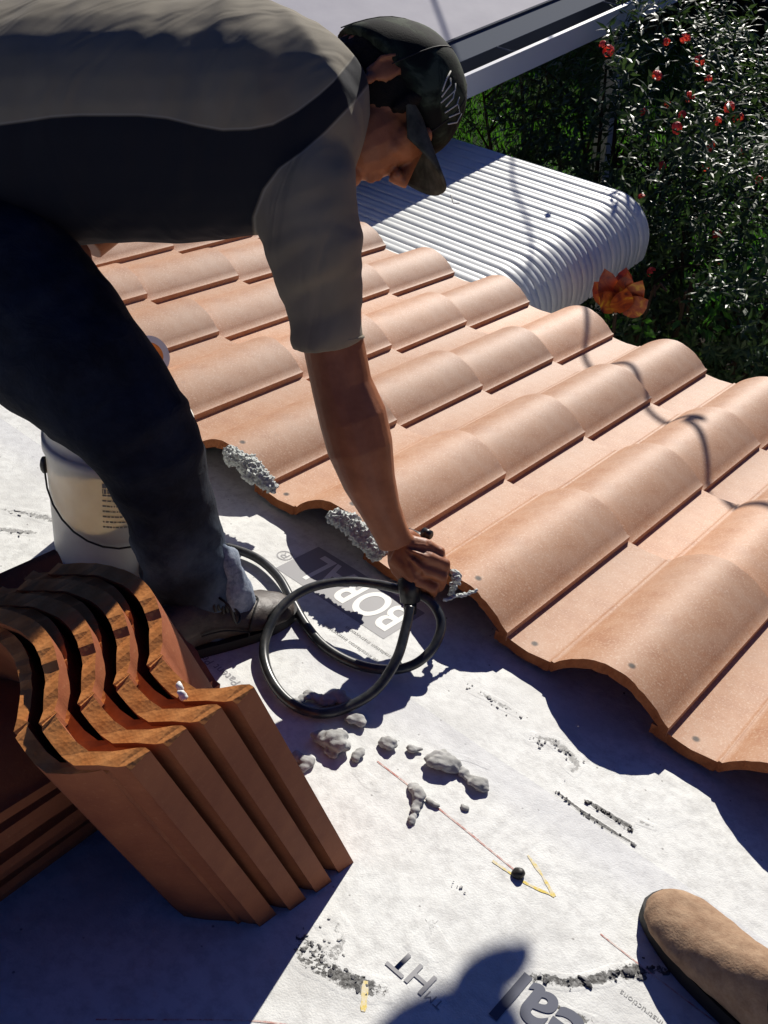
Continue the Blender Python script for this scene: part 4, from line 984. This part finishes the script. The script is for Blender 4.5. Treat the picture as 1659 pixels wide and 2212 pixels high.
# shrubs
def leafcard(mb, p, d, up, L, W):
    d = d.normalized(); s = d.cross(up)
    if s.length < .01: s = Vector((1, 0, 0))
    s.normalize(); n = s.cross(d); m_ = p + d * (L * .5) + n * (L * .06)
    mb.add([p, m_ - s * W * .5 - n * (W * .12), m_ + s * W * .5 - n * (W * .12), p + d * L, m_], [(0, 1, 4), (0, 4, 2), (1, 3, 4), (4, 3, 2)])
def shrub(name, label, cen, rad, h0, nst, L, W, mt, seed, flowers=0, shoots=900, per=12, fl=FLOW, cat='shrub', fsize=.028, fpos=None):
    q = random.Random(seed); base = Vector((cen[0], cen[1], GZ)); t = tag(empty(name, base), label, cat)
    mi = Matrix.Translation(-base); sm = MB(); tips = []
    for i in range(nst):
        a = 6.28 * i / nst + q.uniform(-.3, .3); e = q.uniform(.25, .8)
        p = base + Vector((.12 * math.cos(a), .12 * math.sin(a), -.05)); top = Vector((cen[0] + rad[0] * e * math.cos(a), cen[1] + rad[1] * e * math.sin(a), cen[2] + rad[2] * q.uniform(.0, .7)))
        mid = (p + top) / 2 + Vector((q.uniform(-.15, .15), q.uniform(-.15, .15), .1)); pp = spline([p, mid, top], 6)
        sm.tube(pp, [.028 * (1 - .75 * k / (len(pp) - 1)) for k in range(len(pp))], 6)
        for b in range(5):
            k = q.randrange(5, len(pp)); e2 = pp[k] + Vector((q.uniform(-1, 1) * rad[0], q.uniform(-1, 1) * rad[1], q.uniform(.1, .7) * rad[2])) * .45
            sm.tube([pp[k], (pp[k] + e2) / 2 + Vector((0, 0, .04)), e2], [.010, .007, .004], 5)
    o = sm.build('branches', BARK, t); o.matrix_parent_inverse = mi
    lm = MB()
    for i in range(shoots):
        v = Vector((q.gauss(0, 1), q.gauss(0, 1), q.gauss(0, 1))).normalized(); r = q.uniform(.35, 1.0) ** .45
        r *= 1 + .33 * noise.noise(v * 2.3 + Vector((seed, 0, 0)))
        c = Vector((cen[0] + v.x * rad[0] * r, cen[1] + v.y * rad[1] * r, cen[2] + v.z * rad[2] * r))
        if c.z < GZ + h0: continue
        if noise.noise(c * 2.6) < -.22: continue
        ax = (v + Vector((q.gauss(0, .35), q.gauss(0, .35), .55 + q.gauss(0, .3)))).normalized(); tips.append((c, ax, r))
        ln = q.uniform(.09, .2)
        for k in range(per):
            tt = k / per; p = c + ax * (ln * (tt - .3)); a = k * 2.4 + q.uniform(-.3, .3)
            u = ax.cross(Vector((.3, .2, 1))).normalized(); w_ = ax.cross(u)
            dr = (u * math.cos(a) + w_ * math.sin(a) + ax * q.uniform(.15, .8) - Vector((0, 0, .15))).normalized()
            leafcard(lm, p, dr, ax + Vector((q.gauss(0, .3), q.gauss(0, .3), q.gauss(0, .3))), L * q.uniform(.6, 1.15), W * q.uniform(.7, 1.2))
    o = lm.build('foliage', mt, t); o.matrix_parent_inverse = mi; o['kind'] = 'stuff'
    out = sorted(tips, key=lambda s: -s[2])[:max(1, len(tips) // 3)]
    for i in range(flowers):
        c, ax, r = out[q.randrange(len(out))]
        if fpos and i < len(fpos): c = fpos[i]; ax = Vector((.3, -.5, .8)).normalized()
        fm = MB(); fs_ = fsize * q.uniform(.6, 1.0)
        for k in range(16):
            v = Vector((q.gauss(0, 1), q.gauss(0, 1), q.gauss(0, 1) + .6)).normalized()
            p = c + ax * .05 + v * fs_ * .8; s1 = v.cross(Vector((.2, .5, .8))).normalized(); s2 = v.cross(s1); e = fs_ * .55
            fm.add([p - s1 * e, p - s2 * e * .8 + v * .004, p + s1 * e, p + s2 * e * .8 + v * .004, p + v * fs_ * .3], [(0, 1, 4), (1, 2, 4), (2, 3, 4), (3, 0, 4)])
        o = fm.build('flower', fl, t); o.matrix_parent_inverse = mi
    return t
def Wd(a, b, z): return (TW.to_3x3() @ Pc(a, b, z))
FPX = [(1300, 112), (1312, 124), (1437, 105), (1477, 97), (1507, 145), (1527, 186), (1415, 178), (1438, 238), (1470, 262), (1486, 222), (1545, 275), (1590, 267), (1597, 342), (1520, 372), (1427, 370), (1458, 290), (1383, 440), (1545, 518), (1543, 575), (1634, 400), (1404, 598), (1532, 330), (1388, 255)]
fp = [Wd(a, b, 5.0 + .25 * ((i * 7) % 5 - 2) / 2) for i, (a, b) in enumerate(FPX)]
cB = Wd(1420, 330, 6.0)
shrub('flowering_shrub', 'large glossy dark-leaved shrub dotted with red flowers beyond the awning', Wd(1400, 400, 6.0), (1.02, 1.0, 1.08), .1, 9, .088, .023, LEAF, 5, 23, 1250, 11, fpos=fp)
shrub('flowering_shrub', 'right-hand flowering shrub at the picture edge above the tiled eave', Wd(1640, 600, 5.2), (.95, .9, .95), .1, 7, .082, .022, LEAF, 8, 6, 950, 11)
shrub('leafy_shrub', 'low shrub of dark narrow leaves between awning front and eave', Wd(1480, 720, 4.9), (.8, .7, .6), .05, 6, .07, .018, LEAF, 12, 0, 650, 12)
shrub('leafy_shrub', 'bright green broad-leaved plant below the orange-leaved one', Wd(1450, 660, 4.4), (.20, .18, .16), .05, 4, .075, .045, LEAFB, 15, 0, 34, 6)
shrub('leafy_shrub', 'bright green plant at the right edge above the eave tiles', Wd(1610, 625, 4.6), (.22, .16, .16), .05, 4, .075, .035, LEAFB, 16, 0, 36, 6)
shrub('leafy_shrub', 'thin dark shrub left of the flowering one below the gutter', Wd(1190, 190, 7.2), (.85, .8, .8), .05, 6, .08, .018, LEAF, 19, 0, 420, 11)
# croton with large orange leaves
cb = Wd(1335, 640, 4.0); ct = tag(empty('croton_plant', (cb.x, cb.y, GZ)), 'plant with large orange and yellow leaves under the awning front', 'plant'); mi = Matrix.Translation(-ct.location)
mb = MB(); mb.tube([(cb.x, cb.y, GZ), (cb.x + .02, cb.y + .03, (GZ + cb.z) / 2), (cb.x, cb.y, cb.z - .08)], [.014, .012, .008], 8); o = mb.build('stem', BARK, ct); o.matrix_parent_inverse = mi
q = random.Random(4)
for i, (dx, dy, tilt, L) in enumerate([(-.05, -.02, 1.2, .17), (.03, .0, 1.3, .16), (.075, .02, 1.0, .15), (-.01, .05, .8, .16), (.05, -.05, .7, .15), (-.08, .04, .9, .13), (0, -.06, .5, .13), (.10, .0, .5, .12), (-.02, .0, .1, .14)]):
    p = cb + Vector((dx * .3, dy * .3, -.06)); d = Vector((dx * 6, dy * 6, tilt)).normalized(); s = d.cross(Vector((.6, -.7, .5))).normalized(); n = s.cross(d); vs = []; fs = []
    for k in range(7):
        t = k / 6; w_ = .045 * math.sin(math.pi * min(1, t * .97 + .03)) ** .7; c = p + d * (L * t) + n * (-.03 * t * t) 
        vs += [c - s * w_ + n * .006, c, c + s * w_ + n * .006]
    for k in range(6):
        a = 3 * k; fs += [(a, a + 1, a + 4, a + 3), (a + 1, a + 2, a + 5, a + 4)]
    o = pyd('leaf', vs, fs, [CROT], ct, True); o.matrix_parent_inverse = mi
# dark hedge closing the garden
hm = MB(); q = random.Random(33)
for i in range(15000):
    x = q.uniform(-14, 5); y = 11.0 + q.gauss(0, .35) + .5 * noise.noise(Vector((x, 0, 0))) + .004 * x * x; z = q.uniform(GZ, GZ + 1.5 + .3 * noise.noise(Vector((x * 1.1, 3, 0))))
    leafcard(hm, Vector((x, y, z)), Vector((q.gauss(0, 1), q.gauss(-.6, .6), q.gauss(.2, .8))), Vector((0, -.6, 1)), q.uniform(.12, .22), q.uniform(.06, .10))
mb = hm; mb.box((-14, 11.4, GZ - .1), (5, 11.8, GZ + 1.3)); o = mb.build('hedge', HEDGE); tag(o, 'tall dark hedge closing the garden behind the shrubs', 'hedge')
for n_ in set(o.name for o in D.objects) - EN: WORLD.add(n_)

# unseen overhead cable, added to throw the thin wavy shadow over tiles, awning and wing roof
SR = (TWI.to_3x3() @ SUN)
def Wh(a, b, h):          # point of the picture on the level plane at world height h, in the roof frame
    d = CR * ((a - 829.5) / FD) + CD * ((b - 1106) / FD) + CF; u = Vector((0, -math.sin(PITCH), math.cos(PITCH)))
    return CP + d * ((h - CP.dot(u)) / d.dot(u))
upv = Vector((0, -math.sin(PITCH), math.cos(PITCH)))
tg = [Wh(965, 40, .10), Wh(1005, 112, .05), Wh(1086, 310, -.29), Wh(1110, 400, -.29), Wh(1153, 560, -.29), Wz(1263, 690, .055), Wz(1370, 812, .045), Wz(1505, 940, .035), Wz(1572, 1112, .0)]
hs_ = [1.50, 1.45, 1.30, 1.27, 1.22, 1.16, 1.14, 1.13, 1.12]
pts = [t_ - SR * ((h_ - t_.dot(upv)) / -SR.dot(upv)) for t_, h_ in zip(tg, hs_)]
pts = [pts[0] + (pts[0] - pts[1]).normalized() * 4] + pts + [pts[-1] + (pts[-1] - pts[-3]).normalized() * 4]
for _ in range(2): pts = [pts[0]] + [pts[k] * .6 + (pts[k - 1] + pts[k + 1]) * .2 for k in range(1, len(pts) - 1)] + [pts[-1]] if _ > 5 else pts
pts = spline(pts, 8)
mb = MB(); mb.tube(pts, .0085, 8); o = mb.build('shadow_cable', BLK, None, True); tag(o, 'unseen black cable added above the eave to cast the thin shadow across the tiles', 'cable')

# unseen broad-leaved twig, added only to cast the shadow at the lower edge
ot = tag(empty('shadow_twig', Vector((2.16, -1.93, ZU)) - SR * 2.4), 'unseen broad-leaved twig added to cast the shadow on the printed words', 'twig'); mi = Matrix.Translation(-ot.location)
def tw(o): o.parent = ot; o.matrix_parent_inverse = mi; return o
tg = []
for (x, y, L, W_, an) in ((2.178, -1.885, .15, .060, -1.62), (2.195, -1.965, .26, .17, -1.5), (2.275, -1.985, .26, .14, -1.25), (2.36, -2.06, .22, .12, -1.2)):
    p = Vector((x, y, ZU)) - SR * 2.4; d = Vector((math.cos(an), math.sin(an), 0)); sd_ = Vector((-d.y, d.x, 0)); vs = []; fs = []
    for k in range(9):
        t = k / 8; w_ = W_ * .5 * math.sin(math.pi * (.04 + .93 * t)) ** .6; c = p + d * (L * t) + Vector((0, 0, -.02 * t)); vs += [c - sd_ * w_ + Vector((0, 0, .006)), c, c + sd_ * w_ + Vector((0, 0, .006))]
    for k in range(8): a = 3 * k; fs += [(a, a + 1, a + 4, a + 3), (a + 1, a + 2, a + 5, a + 4)]
    tw(pyd('leaf', vs, fs, [LEAFB], None, True)); tg.append(p + d * L)
mb = MB(); e_ = Vector((2.35, -2.6, ZU)) - SR * 2.4
for g_ in tg: mb.tube([g_, (g_ + e_) / 2 + Vector((0, 0, .03)), e_], [.002, .004, .006], 6)
tw(mb.build('twig_stem', BARK, None, True))

# ------------------------------------------------------------------ tip everything built on the roof into the world
bpy.context.view_layer.update()
for o in D.objects:
    if o.parent is None and o.name not in WORLD and o.type in ('MESH', 'EMPTY'):
        o.matrix_world = TW @ o.matrix_world
